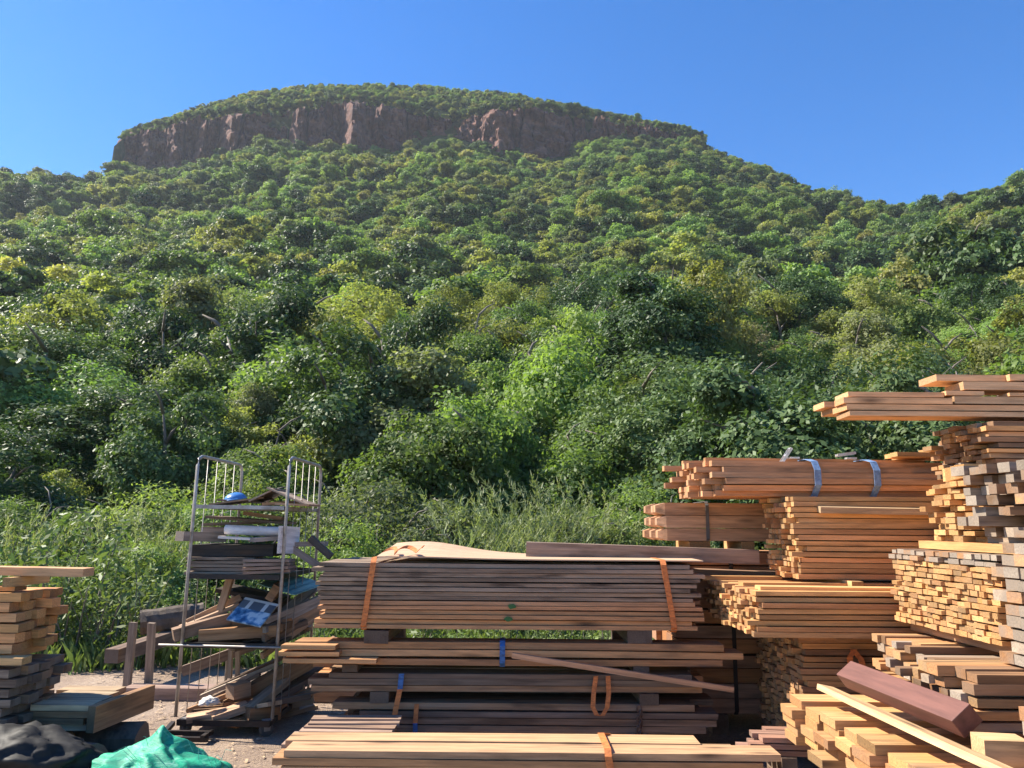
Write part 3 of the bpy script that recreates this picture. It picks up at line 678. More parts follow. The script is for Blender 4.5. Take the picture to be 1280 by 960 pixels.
for j in range(ny): m.f += [(idx(0, 0, j + 1), idx(0, 0, j), idx(1, 0, j), idx(1, 0, j + 1)), (idx(0, nx, j), idx(0, nx, j + 1), idx(1, nx, j + 1), idx(1, nx, j))]
m.m = [0] * len(m.f)
ply = m.build('plywood_sheet', plain('plywood', (0.50, 0.335, 0.21), 0.8, c2=(0.38, 0.24, 0.15), scale=(1.5, 30, 30)), smooth=False)
tag(ply, 'thin brown plywood sheet lying warped on the grey board pack', 'plywood')
# slack webbing lying on the sheet
m = MB(); c0 = at(478, 697, YC); pts = []
for k in range(26):
    t = k / 25; pts.append((c0.x + 0.26 * t + 0.02 * math.sin(9 * t), YC + 0.05 + 0.07 * math.sin(12 * t), zt + 0.045 + 0.035 * abs(math.sin(7 * t + 0.6)) + 0.02 * t))
m.ribbon(pts, (0.25, 0.9, 0.35), 0.05, 0.004); tag(m.build('webbing_tail', M['strap_o']), 'slack orange webbing bunched on the left end of the plywood', 'strap')

def flat_pack(name, label, px0, px1, py0, py1, rows, palette, wear, jl=0.04, depth=DC, Y=YC, jx=0.05, bw=0.19):
    x0 = Xp(px0, (py0 + py1) / 2, Y); x1 = Xp(px1, (py0 + py1) / 2, Y); z1 = Zp(640, py0, Y); z0 = Zp(640, py1, Y)
    return stack(name, label, x0, Y, Y + depth, z0, z1, x1 - x0, bw, (z1 - z0) / rows, palette, wear, jx=jx, jl=jl, cat='board pack'), x0, x1, z0, z1
p2, x0, x1, z0, z1 = flat_pack('board_pack', 'thin orange-brown board pack with a blue band, directly below the thick grey pack', 360, 912, 804, 832, 3, pal((PINK, 2), (PINE, 2), (RED, 2)), (0.1, 0.4), depth=0.2)
strap(p2, Xp(628, 815, YC), YC, YC + 0.2, z0, z1, 0.035, M['strap_b'])
for px in (470, 800):   # rear props that carry the far ends of the bearers above
    zb2 = Zp(px, 806, YC); zb3 = Zp(640, 842, YC); board(p2, 0.14, 0.14, zb2 - zb3 - 0.004, (Xp(px, 800, YC), YC + 0.9, (zb2 + zb3) / 2), (0, 0, 0), shade(DARK), .4, 'prop')
# stub boards pushed out at the left
for k, (pxa, pxb, py) in enumerate(((352, 420, 803), (348, 424, 811), (354, 470, 820))):
    xa_, xb_ = Xp(pxa, py, YC - .1), Xp(pxb, py, YC - .1)
    board(p2, xb_ - xa_, 0.10, 0.026, ((xa_ + xb_) / 2, YC - 0.055, z1 - 0.02 - k * 0.042), (0, 0, 0), shade(PINK), 0.15)
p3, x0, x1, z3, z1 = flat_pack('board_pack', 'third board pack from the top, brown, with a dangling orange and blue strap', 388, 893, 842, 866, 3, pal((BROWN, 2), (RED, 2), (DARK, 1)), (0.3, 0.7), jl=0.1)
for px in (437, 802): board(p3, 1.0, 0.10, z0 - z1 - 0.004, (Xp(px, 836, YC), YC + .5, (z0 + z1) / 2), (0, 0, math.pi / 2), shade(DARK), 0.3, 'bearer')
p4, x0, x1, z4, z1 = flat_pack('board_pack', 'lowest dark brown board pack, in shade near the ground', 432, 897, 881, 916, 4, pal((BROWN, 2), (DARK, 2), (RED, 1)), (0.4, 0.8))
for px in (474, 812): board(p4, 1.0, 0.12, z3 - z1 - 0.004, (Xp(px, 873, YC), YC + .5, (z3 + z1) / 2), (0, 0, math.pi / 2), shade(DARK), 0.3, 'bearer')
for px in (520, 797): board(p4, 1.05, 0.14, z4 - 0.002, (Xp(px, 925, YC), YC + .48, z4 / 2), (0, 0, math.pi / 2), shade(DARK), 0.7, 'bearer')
def hang(parent, segs, w, name='strap'):
    for mat, pts in segs:
        m = MB(); m.ribbon([rel(parent, p) for p in pts], (1, 0, 0.05), w, 0.004); m.build(name, mat, parent)
a0 = at(502, 842, YC - .012); a1 = at(500, 862, YC - .014); a2 = at(494, 890, YC - .03); a3 = at(488, 928, YC - .02)
hang(p3, [(M['strap_b'], [a0, a1]), (M['strap_o'], [a1 + Vector((0, -.002, .003)), a2, a3])], 0.034)
l0 = at(744, 846, YC - .012); 
hang(p3, [(M['strap_o'], [at(745, 845, YC - .01), at(742, 866, YC - .03), at(741, 884, YC - .04), at(746, 894, YC - .045), at(753, 895, YC - .045), at(759, 884, YC - .04), at(761, 866, YC - .03), at(760, 845, YC - .01)])], 0.03)
hang(p4, [(M['strap_o'], [at(521, 880, YC - .012), at(519, 905, YC - .016)]), (M['strap_b'], [at(519, 904, YC - .018), at(519, 922, YC - .018)])], 0.03)
m = MB()
for k in range(7):
    p = at(800 + (k % 2) * 3 - 1, 886 + k * 6.5, YC - 0.03); r_ = Matrix.Rotation(0.9 * (k % 2), 3, 'Z')
    pts = [rel(p4, p + r_ @ Vector((0.014 * math.cos(q), 0.004, 0.024 * math.sin(q)))) for q in np.linspace(0, 6.28, 9)]
    m.tube(pts, 0.006, 5, caps=False)
tag(m.build('chain', plain('rusty_chain', (0.15, 0.10, 0.08), 0.6, 0.5), p4, smooth=True), kind='stuff')
# single batten slipped across the front
pA, pB = at(640, 819, YC - 0.10), at(917, 862, YC - 0.06); d = pB - pA
lb = board(None, d.length, 0.035, 0.032, (pA + pB) / 2, (0, -math.atan2(d.z, d.x), math.atan2(d.y, d.x)), (0.56, 0.31, 0.17), 0.05, 'loose_batten')
tag(lb, 'loose pale batten slanting down across the front of the stacked packs', 'batten')
# long heavy beam across the top right
pA, pB = at(658, 686, 5.8), at(945, 696, 5.75); d = pB - pA
bmm = board(None, d.length, 0.17, 0.10, (pA + pB) / 2, (0, -math.atan2(d.z, d.x), math.atan2(d.y, d.x)), (0.30, 0.21, 0.165), 0.55, 'timber_beam')
tag(bmm, 'long grey-brown beam lying across the right end of the plywood-topped pack', 'beam')
pb = board(None, 0.85, 0.2, 0.05, at(900, 716, 5.95), (0, R(1.5), 0), (0.34, 0.2, 0.13), 0.3, 'plank_offcut'); tag(pb, 'short brown plank with a pale end just under the grey beam', 'plank')

# ---- foreground boards at the bottom edge
YF = 4.2; zf = Zp(650, 940, YF)
fx0, fx1 = Xp(345, 945, YF), Xp(985, 950, YF)
fg = stack('board_pack', 'pale fresh-sawn boards along the bottom edge of the picture, below the packs', fx0, YF, YF + 0.34, 0.1, zf, fx1 - fx0, 0.17, 0.036, pal(((0.50, 0.32, 0.175), 3), ((0.46, 0.27, 0.14), 3), (PINK, 1)), (0.0, 0.25), jx=0.06, jl=0.16, cat='board pack')
strap(fg, Xp(760, 935, YF), YF, YF + .34, 0.1, zf + 0.004, 0.035, M['strap_o'], 0.04)
for q in (0.2, 0.8): board(fg, 0.36, 0.1, 0.098, (fx0 + (fx1 - fx0) * q, YF + .17, 0.049), (0, 0, math.pi / 2), shade(DARK), 0.6, 'bearer')
# older boards fanned behind their left end
fan = thing('board_heap', 'fanned pinkish-grey old boards between the rack trolley and the lowest pack', 'board heap', (-1.2, 5.0, 0))
for k in range(7):
    px0 = 357 + k * 5.5 + rnd.uniform(-3, 3); Yk = 4.75 + k * 0.06; zk = Zp(390, 930 - k * 5.3, Yk)
    x0 = Xp(px0, 930 - k * 5, Yk); board(fan, 0.55, 0.10, 0.022, (x0 + 0.275, Yk, zk), (0, 0, R(rnd.uniform(-3, 3))), shade((0.44, 0.29, 0.21)), 0.5)
board(fan, 0.42, 0.42, Zp(390, 930, 4.95) - 0.03, (Xp(400, 930, 4.95) + 0.12, 4.98, (Zp(390, 930, 4.95) - 0.03) / 2), (0, 0, 0), shade(DARK), 0.7, 'bearer')
mo = thing('moulding_pile', 'short brown moulded offcuts on the ground left of the big square-ended stack', 'offcut pile', (1.5, 4.5, 0))
for k in range(9):
    Yk = 4.42 + (k // 3) * 0.085; zk = Zp(950, 938, 4.45) - 0.0 + (k % 3) * 0.032
    board(mo, 0.5 + rnd.random() * .2, 0.075, 0.026, (Xp(932 + (k % 3) * 9 + (k // 3) * 4, 930, Yk) + 0.28, Yk, zk), (0, 0, R(-4)), shade((0.36, 0.19, 0.13)), 0.35, 'moulding')
zk = Zp(950, 938, 4.45) - 0.014
for q in (0, 0.3): board(mo, 0.26, 0.08, zk - 0.002, (Xp(945, 930, 4.45) + 0.15 + q, 4.5, (zk - 0.002) / 2), (0, 0, math.pi / 2), shade(DARK), 0.7, 'bearer')
# ---- right-hand stacks (D, E, C, A, B, P, F, N, G, H, K, J, I, L as they stand in depth)
fresh = pal((PINE, 4), (GOLD, 3), (PINK, 2), (GREY, 0.6)); frontw = pal(((0.62, 0.345, 0.135), 3), ((0.61, 0.315, 0.13), 3), (RED, 0.8), (GOLD, 1))
# D: wide low pack jutting out left
dY0, dY1 = 4.6, 5.72; dz0, dz1 = Zp(947, 797, dY0), Zp(947, 741, dY0); dX = Xp(947, 770, dY0)
sD = stack('lumber_stack', 'low wide stack of fresh orange battens jutting left above the deeply shaded square-ended stack', dX, dY0, dY1, dz0, dz1, 2.6, 0.062, 0.031, frontw, (0.0, 0.3), jx=0.022, jl=0.04)
board(sD, 1.9, 0.12, 0.022, (dX + 1.0, dY0 + 0.12, dz1 + 0.016), (0, R(0.2), R(-1)), shade(GOLD), 0.05); board(sD, 2.2, 0.10, 0.022, (dX + 1.15, dY0 + 0.5, dz1 + 0.016), (0, 0, R(1)), shade(PINE), 0.1)
board(sD, 0.55, 0.16, 0.03, (dX + 0.20, dY1 - 0.1, dz1 + 0.018), (0, 0, R(-2)), shade(PINE), 0.1)
# E: tall stack underneath
eY0, eY1 = 4.86, 5.7; ez0, ez1 = 0.17, dz0 - 0.035; eX = Xp(1006, 880, eY0)
sE = stack('lumber_stack', 'tall square-ended stack half in shadow beneath the jutting battens', eX, eY0, eY1, ez0, ez1, 1.3, 0.066, 0.034, pal((PINE, 2), (PINK, 2), (BROWN, 1)), (0.1, 0.4), jx=0.016, jl=0.03, mixed=False)
for q in (0.25, 1.0): board(sE, 0.9, 0.1, 0.033, (eX + q, (eY0 + eY1) / 2, ez1 + 0.0175), (0, 0, math.pi / 2), shade(BROWN), 0.4, 'bearer'); board(sE, 0.9, 0.12, ez0 - 0.002, (eX + q, (eY0 + eY1) / 2, ez0 / 2), (0, 0, math.pi / 2), shade(DARK), 0.7, 'bearer')
hang(sE, [(M['strap_o'], [at(1068, 812, eY0 - .01), at(1062, 822, eY0 - .03), at(1066, 850, eY0 - .03)]), (M['strap_o'], [at(1066, 812, eY0 - .012), at(1076, 824, eY0 - .03), at(1084, 852, eY0 - .03)])], 0.035)
# C: thick block on D
cY0, cY1 = 5.1, 5.64; cz0, cz1 = dz1 + 0.045, Zp(1010, 618, cY0); cX = Xp(999, 670, cY0)
sC = stack('lumber_stack', 'thick block of orange battens with ragged pale ends, below the strapped round bundle', cX, cY0, cY1, cz0, cz1, 1.55, 0.055, 0.034, frontw, (0.0, 0.35), jx=0.03, jl=0.03, skew=-0.02)
for q in (0.3, 1.2): board(sC, 0.7, 0.07, 0.04, (cX + q, cY0 + 0.22, dz1 + 0.0225), (0, 0, math.pi / 2), shade(GOLD), 0.05, 'bearer')
board(sC, 1.3, 0.09, 0.04, (cX + 0.78, cY0 - 0.012, cz1 - 0.10), (R(8), R(0.4), 0), shade((0.5, 0.36, 0.2)), 0.35)
# P: wide red-brown planks behind everything
pY = 6.05; pX = Xp(845, 780, pY); pz1 = Zp(900, 694, pY)
sP = stack('plank_stack', 'stack of broad red-brown planks behind the gap right of the grey board pack', pX, pY, pY + 0.8, 0.14, pz1, 3.0, 0.2, 0.105, pal((RED, 2), ((0.40, 0.21, 0.12), 2)), (0.1, 0.4), jx=0.02, jl=0.02)
strap(sP, Xp(918, 820, pY), pY, pY + .8, 0.14, pz1, 0.03, M['black_metal'])
for q in (0.3, 2.4): board(sP, 0.85, 0.12, 0.138, (pX + q, pY + .4, 0.069), (0, 0, math.pi / 2), shade(DARK), 0.6, 'bearer')
# B: three by three thick posts with chamfered tips
bY = 6.1; bX = Xp(822, 650, bY); bz0, bz1 = Zp(822, 676, bY), Zp(822, 628, bY); bh = (bz1 - bz0) / 3
tB = thing('post_bundle', 'bundle of nine thick posts with chamfered tips, banded, left of the ragged block', 'post bundle', (bX + 0.8, bY + .3, bz0))
def post_mesh(L, w, h, ch):
    m = MB(); V = []
    for x, k in ((0, 0.62), (ch, 1), (L, 1)):
        V += [(x, -w / 2 * k, -h / 2 * (k if x else 0.55)), (x, w / 2 * k, -h / 2 * (k if x else 0.55)), (x, w / 2 * k, h / 2 * (k if x else 0.55)), (x, -w / 2 * k, h / 2 * (k if x else 0.55))]
    m.add(V, [(i * 4 + k, (i + 1) * 4 + k, (i + 1) * 4 + (k + 1) % 4, i * 4 + (k + 1) % 4) for i in range(2) for k in range(4)] + [(11, 10, 9, 8)], 0); m.add(V, [(0, 1, 2, 3)], 1)
    return m.mesh('post', [M['side'], M['end']])
pm = post_mesh(1.7, 0.135, bh - 0.004, 0.07)
for i in range(3):
    for j in range(3):
        o = link(bpy.data.objects.new('post', pm), tB); o.location = rel(tB, (bX + rnd.gauss(0, 0.012) - 0.02 * j, bY + 0.07 + j * 0.14, bz0 + bh * (i + 0.5)))
        o.color = (*shade((0.58, 0.31, 0.16), 0.12), 0.3 if (i, j) != (2, 0) else 0.55)
strap(tB, Xp(884, 650, bY), bY, bY + .42, bz0, bz1, 0.025, M['rubber'])
board(tB, 0.5, 0.16, 0.09, (Xp(875, 684, bY), bY + .25, (bz0 + pz1) / 2), (0, 0, math.pi / 2), shade(GOLD), 0.05, 'bearer').scale = (1, 1, max(0.1, (bz0 - pz1 - 0.004) / 0.09))
board(tB, 0.5, 0.1, 0.09, (Xp(935, 684, bY), bY + .25, (bz0 + pz1) / 2), (0, 0, math.pi / 2), shade(GOLD), 0.05, 'bearer').scale = (1, 1, max(0.1, (bz0 - pz1 - 0.004) / 0.09))
# A: rounded bundle of mixed lengths with two pale blue ratchet straps
aY = 5.35; aX = Xp(898, 600, aY); az0, az1 = Zp(898, 620, aY), Zp(898, 574, aY)
tA = thing('strapped_bundle', 'rounded bundle of long battens held by two pale blue ratchet straps', 'timber bundle', (aX + 1, aY + .35, az0))
rows_ = 6; hb = (az1 - az0) / rows_
for i in range(rows_):
    inset = 0.05 * abs(i - 2.2) ** 1.3 * 0.5; y = aY + inset
    while y < aY + 0.7 - inset:
        j = rnd.gauss(0, 0.05) - 0.28 * (y - aY); l = 1.75 + rnd.uniform(-.1, .1)
        board(tA, l, 0.068, hb - 0.003, (aX + j + l / 2, y + .035, az0 + hb * (i + .5)), (rnd.gauss(0, .03), rnd.gauss(0, .003), rnd.gauss(0, .004)), shade((0.56, 0.29, 0.14)), rnd.uniform(0.05, 0.3)); y += 0.0725
board(tA, 1.6, 0.07, 0.028, (aX + 0.78, aY + 0.3, az1 + 0.015), (0, R(0.3), R(1)), shade(PINK), 0.1); board(tA, 1.1, 0.07, 0.028, (aX + 0.42, aY + 0.5, az1 + 0.015), (0, 0, R(-2)), shade(PINK), 0.1)
for px in (1019, 1093):
    x = Xp(px, 590, aY); m = MB()
    pts = [(x, aY + 0.7, az1 + .012), (x, aY + 0.12, az1 + .012), (x + .005, aY + 0.02, az1 - 0.01), (x + .012, aY - .012, az1 - .07), (x + .012, aY - .012, az0 + .08), (x, aY + .05, az0 + .005), (x - .07, aY + .16, az0 - .008), (x - .1, aY + .6, az0 - .008)]
    m.ribbon([rel(tA, p) for p in pts], (1, 0, 0), 0.045, 0.004); st_ = m.build('strap', M['strap_s'], tA)
    q = MB(); b0 = rel(tA, (x - 0.10, aY + 0.2, az1 + 0.03)); tilt = R(-55) if px == 1019 else R(-8); rm = Matrix.Rotation(tilt, 3, 'Y')
    for s_ in (-1, 1): q.box(b0 + rm @ Vector((0.0, s_ * 0.022, 0.03)), (0.13, 0.005, 0.02), rm)
    for k in (-0.06, 0.0, 0.06): q.box(b0 + rm @ Vector((k, 0, 0.03)), (0.012, 0.048, 0.012), rm)
    q.box(b0 + Vector((0.03, 0, 0)), (0.07, 0.05, 0.012)); q.build('ratchet', M['steel'], tA)
bo = board(None, 0.10, 0.08, 0.055, at(957, 617, 5.75), (0, 0, R(20)), shade(PINK), 0.1, 'timber_block'); tag(bo, 'small sawn block wedged under the strapped round bundle', 'block')
tM = thing('offcut_boards', 'short golden boards lying on the right end of the strapped round bundle', 'board heap', (Xp(1150, 575, 5.45), 5.45, az1))
for k in range(5):
    x0 = Xp((1118, 1122, 1140, 1160, 1166)[k], 575, 5.4); board(tM, 0.45, 0.1, 0.03, (x0 + 0.225, 5.42 + (k % 3) * .11, az1 + 0.046 + (k // 3) * 0.032 ), (0, 0, R(rnd.uniform(-4, 4))), shade(GOLD), 0.03)
# N: foreground stack of thick pinkish boards in stepped columns
nz0, nz1 = 0.40, 0.615
tN = thing('lumber_stack', 'stepped stack of thick pale boards under the slanting dark painted beam', 'timber stack', (2.2, 3.7, 0.0))
for cI, (y0, dx) in enumerate(((4.22, 0.0), (4.02, 0.05), (3.82, 0.02), (3.62, 0.07), (3.42, 0.03), (3.22, 0.08), (3.0, 0.05))):
    z = nz0 - (0.02 if cI % 2 else 0)
    for i in range(5):
        l = 1.5 + rnd.uniform(-.05, .05); x0 = 1.47 + dx + rnd.gauss(0, .018)
        board(tN, l, 0.17, 0.041, (x0 + l / 2, y0 + .08, z + .021), (0, 0, rnd.gauss(0, .006)), shade(rnd.choice((PINE, PINK, PINE, GOLD, PINK))), rnd.uniform(0, .35)); z += 0.0435
for q in (1.75, 2.7): board(tN, 1.5, 0.12, 0.19, (q, 3.68, 0.275), (0, 0, math.pi / 2), shade(BROWN), .5, 'bearer'); board(tN, 1.5, 0.13, 0.178, (q, 3.68, 0.089), (0, 0, math.pi / 2), shade(DARK), .6, 'bearer')
# F: two piles on N
f1Y0, f1Y1 = 3.98, 4.42; fz1 = 0.925; f1X = Xp(1148, 830, f1Y0)
sF1 = stack('lumber_stack', 'rough dark-brown pile with grey ends behind the slanting painted beam', f1X, f1Y0, f1Y1, 0.665, fz1, 1.1, 0.075, 0.043, pal((GREY, 1.3), (BROWN, 2), (PINE, 1.5), (PINK, 1)), (0.15, 0.5), jx=0.035, jl=0.05, mixed=True)
for q in (0.2, 0.9): board(sF1, 0.5, 0.1, 0.045, (f1X + q, 4.2, 0.642), (0, 0, math.pi / 2), shade(GOLD), .1, 'bearer')
f2Y0, f2Y1 = 3.3, 3.78; f2X = Xp(1216, 870, f2Y0)
sF2 = stack('lumber_stack', 'rough pile with stepped grey and tan ends, right of the slanting painted beam', f2X, f2Y0, f2Y1, 0.69, 0.935, 1.0, 0.08, 0.045, pal((GREY, 1.3), (BROWN, 2), (PINE, 1.6), (RED, 1)), (0.15, 0.5), jx=0.04, jl=0.05, mixed=True)
for q in (0.15, 0.8): board(sF2, 0.5, 0.1, 0.07, (f2X + q, 3.55, 0.654), (0, 0, math.pi / 2), shade(BROWN), .3, 'bearer')
# R, Q, S: loose pieces on N
pA, pB = Vector((1.625, 4.2, 0.672)), Vector((1.70, 2.75, 0.672)); d = pB - pA
rp = board(None, d.length, 0.085, 0.028, (pA + pB) / 2, (R(-12), 0, math.atan2(d.y, d.x)), (0.58, 0.37, 0.19), 0.1, 'pale_plank'); tag(rp, 'bright pale plank slanting to the bottom right beneath the dark painted beam', 'plank')
rp.location.z += 0.012
mQ = MB(); mQ.box((0, 0, 0), (0.86, 0.105, 0.085))
M['maroon'] = plain('maroon_paint', (0.15, 0.062, 0.046), 0.6, c2=(0.11, 0.045, 0.034), scale=(3, 30, 30), bumpk=0.1)
pA, pB = Vector((1.70, 4.08, 0.775)), Vector((1.80, 3.22, 0.755)); d = pB - pA
oq = mQ.build('painted_beam', M['maroon']); oq.location = (pA + pB) / 2; oq.rotation_euler = (R(38), -math.atan2(d.z, d.xy.length), math.atan2(d.y, d.x))
bv = oq.modifiers.new('bevel', 'BEVEL'); bv.width = 0.004; bv.segments = 2
tag(oq, 'square maroon painted beam lying slantwise on the pale plank', 'beam')
sb = board(None, 0.16, 0.12, 0.11, at(1250, 926, 3.1), (0, 0, R(-8)), (0.58, 0.37, 0.19), 0.05, 'timber_block'); tag(sb, 'pale square block standing at the near end of the maroon beam', 'block'); sb.location.z = 0.615 + 0.058
# G: big stack with mosaic of lit ends
gY0, gY1 = 3.56, 4.52; gz0, gz1 = 0.985, 1.385; gX = Xp(1250, 750, gY0)
def gpal(t): return shade(rnd.choice((GREY, GREY, PINK)) if t > 0.82 else rnd.choice((GOLD, PINE, GOLD, PINE, PINK)), 0.2)
sG = stack('lumber_stack', 'large stack showing a mosaic of sunlit golden board ends, grey on top', gX, gY0, gY1, gz0, gz1, 1.3, 0.066, 0.027, gpal, jx=0.007, jl=0.03, mixed=True, wear_z=lambda t: rnd.uniform(.5, .9) if t > .82 else rnd.uniform(0, .25))
for q in (0.12, 0.7): board(sG, 1.0, 0.09, gz0 - 0.937, (gX + q, 4.03, (gz0 + 0.937) / 2 - .001), (0, 0, math.pi / 2), shade(BROWN), .4, 'bearer')
# H: grey blocks nearest on the right
hX = Xp(1250, 750, 3.5)
sH = stack('lumber_stack', 'stack of square grey-brown beam ends cut off by the right edge of the picture', hX, 2.75, 3.5, 0.93, 1.44, 1.1, 0.098, 0.05, pal((GREY, 4), (BROWN, 1), (PINK, 1)), (0.45, 0.9), jx=0.007, jl=0.02)
tT = stack('lumber_stack', 'grey board ends in the bottom right corner', Xp(1272, 910, 3.02), 2.5, 3.02, 0.25, 0.86, 0.95, 0.12, 0.055, pal((GREY, 3), (PINK, 1), (RED, 1)), (0.4, 0.8), jx=0.02, jl=0.02)
for q in (0.15, 0.75):
    board(sH, 0.75, 0.1, 0.067, (hX + q, 3.12, 0.895), (0, 0, math.pi / 2), shade(BROWN), .4, 'bearer'); board(tT, 0.55, 0.1, 0.248, (tT.location.x - .475 + q, 2.76, 0.124), (0, 0, math.pi / 2), shade(DARK), .5, 'bearer')
# K, J, I: upper piles
kX = Xp(1227, 640, 3.95)
board_k = stack('lumber_stack', 'golden sunlit board ends stacked on the mosaic stack', kX, 3.95, 4.42, gz1 + 0.045, Zp(1190, 601, 4.2), 1.2, 0.07, 0.03, pal((GOLD, 3), (PINE, 3)), (0, .12), jx=0.035, jl=0.04, mixed=True)
wb = board(board_k, 1.05, 0.06, 0.042, (kX - 0.05, 3.98, gz1 + 0.0225), (0, 0, R(86)), shade(GOLD), 0.0, 'bearer'); board(board_k, 1.0, 0.08, 0.042, (kX + 0.8, 3.98, gz1 + 0.0225), (0, 0, math.pi / 2), shade(GOLD), 0.0, 'bearer')
zk = Zp(1190, 601, 4.2)
for k in range(4): board(board_k, 0.5, 0.09, 0.07, (kX - 0.06 + 0.25 + k * .03, 4.0 + k * 0.1, zk + 0.037), (0, 0, R(rnd.uniform(-5, 5))), shade(GOLD), 0.0)
jX = Xp(1218, 620, 3.88)
sJ = stack('lumber_stack', 'jumble of grey weathered beam ends by the right edge above the mosaic stack', jX, 3.2, 3.88, gz1 + 0.075, Zp(1240, 578, 3.7), 1.1, 0.085, 0.048, pal((GREY, 4), (BROWN, 2), (PINE, 1)), (0.45, 0.95), jx=0.05, jl=0.05, mixed=True)
for q in (0.1, 0.8): board(sJ, 0.72, 0.09, 0.072, (jX + q, 3.54, gz1 + 0.0385), (0, 0, math.pi / 2), shade(GREY), .6, 'bearer')
iY0, iY1 = 4.46, 5.06; iX = Xp(1203, 560, 4.75); iz0, iz1 = dz1 + 0.02, Zp(1205, 534, 4.75)
sI = stack('lumber_stack', 'highest stepped stack of thin brown boards just under the long top planks', iX, iY0, iY1, iz0, iz1, 1.2, 0.08, 0.03, pal((PINE, 2), (PINK, 2), (BROWN, 2), (GREY, 1)), (0.1, 0.5), jx=0.03, jl=0.04, mixed=True)
# L: long planks laid on top
tL = thing('plank_pile', 'long fresh planks laid highest of all, sticking out left over the dark trees', 'plank pile', (2.6, 4.8, iz1))
def plank_px(t, px0, px1, pyt, pyb, Y, w, c, rz=0.0):
    x0 = Xp(px0, pyt, Y); x1 = Xp(px1, pyt, Y); zt_ = Zp(px0, pyt, Y); zb_ = Zp(px0, pyb, Y)
    return board(t, x1 - x0, w, zt_ - zb_, ((x0 + x1) / 2, Y + w / 2, (zt_ + zb_) / 2), (0, 0, rz), shade(c, .1), 0.03)
LC = (0.70, 0.40, 0.20)
plank_px(tL, 1062, 1420, 513.5, 519.5, 4.55, 0.2, LC); plank_px(tL, 1058, 1420, 505, 512, 4.56, 0.2, LC); plank_px(tL, 1055, 1190, 496.5, 504, 4.56, 0.14, LC)
plank_px(tL, 1192, 1420, 495, 504, 4.57, 0.2, LC); plank_px(tL, 1060, 1180, 489.5, 495.5, 4.62, 0.2, LC); plank_px(tL, 1182, 1230, 488.5, 494, 4.6, 0.2, LC); plank_px(tL, 1262, 1420, 491, 495, 4.56, 0.2, LC)
plank_px(tL, 1030, 1400, 502, 509, 4.85, 0.18, LC); plank_px(tL, 1040, 1400, 510, 516, 4.86, 0.18, LC)
plank_px(tL, 1204, 1420, 477, 487, 4.6, 0.2, LC); plank_px(tL, 1170, 1265, 468, 476, 4.66, 0.2, LC); plank_px(tL, 1262, 1420, 467.5, 475.5, 4.62, 0.2, LC)
# ---- left-hand timber
vY0, vY1 = 4.82, 5.3; vX = Xp(40, 770, 5.0); vz0, vz1 = Zp(40, 815, 4.9), Zp(40, 740, 4.9)
sV = stack('lumber_stack', 'stack of thick orange timbers at the left edge on top of the dark stack', vX, vY0, vY1, vz0, vz1, 1.2, 0.095, 0.058, pal((PINE, 3), (PINK, 2), (GOLD, 1)), (0, .12), jx=0.035, jl=0.06, side=1)
board(sV, 0.9, 0.12, 0.025, (vX - 0.5, vY0 + 0.1, vz1 + 0.018), (0, 0, R(2)), shade(GOLD), 0.02)
pz = Zp(60, 714, 4.95); xr = Xp(107, 714, 4.95)
for q in (-0.75, -0.4): board(sV, 0.4, 0.05, pz - 0.03 - vz1 - 0.036, (xr + q, vY0 + .2, (pz - 0.03 + vz1 + 0.032) / 2), (0, 0, math.pi / 2), shade(GOLD), 0.0, 'bearer')
lp = board(None, 1.5, 0.13, 0.05, (xr - 0.75, 5.0, pz), (0, R(0.5), R(-1)), (0.60, 0.34, 0.17), 0.02, 'long_plank'); tag(lp, 'single long orange plank laid across the top of the left timber stack', 'plank')
wY0, wY1 = 4.72, 5.3; wX = Xp(52, 860, 5.05); wz0, wz1 = Zp(40, 903, 4.85), vz0 - 0.05
sW = stack('lumber_stack', 'dark weathered stack of thick boards at the left edge below the orange timbers', wX, wY0, wY1, wz0, wz1, 1.1, 0.11, 0.052, pal((DARK, 3), (BROWN, 2)), (0.5, .95), jx=0.03, jl=0.05, side=1)
for q in (0.1, 0.8): board(sW, 0.6, 0.1, 0.046, (wX - q - .1, 5.02, vz0 - 0.0255), (0, 0, math.pi / 2), shade(GOLD), .1, 'bearer'); board(sW, 0.7, 0.12, wz0 - 0.002, (wX - q - .1, 5.02, wz0 / 2), (0, 0, math.pi / 2), shade(DARK), .6, 'bearer')
yb_ = board(sW, 0.6, 0.1, 0.04, (wX - 0.25, wY0 + 0.06, wz1 + 0.022), (0, 0, 0), shade(GOLD), 0.0)
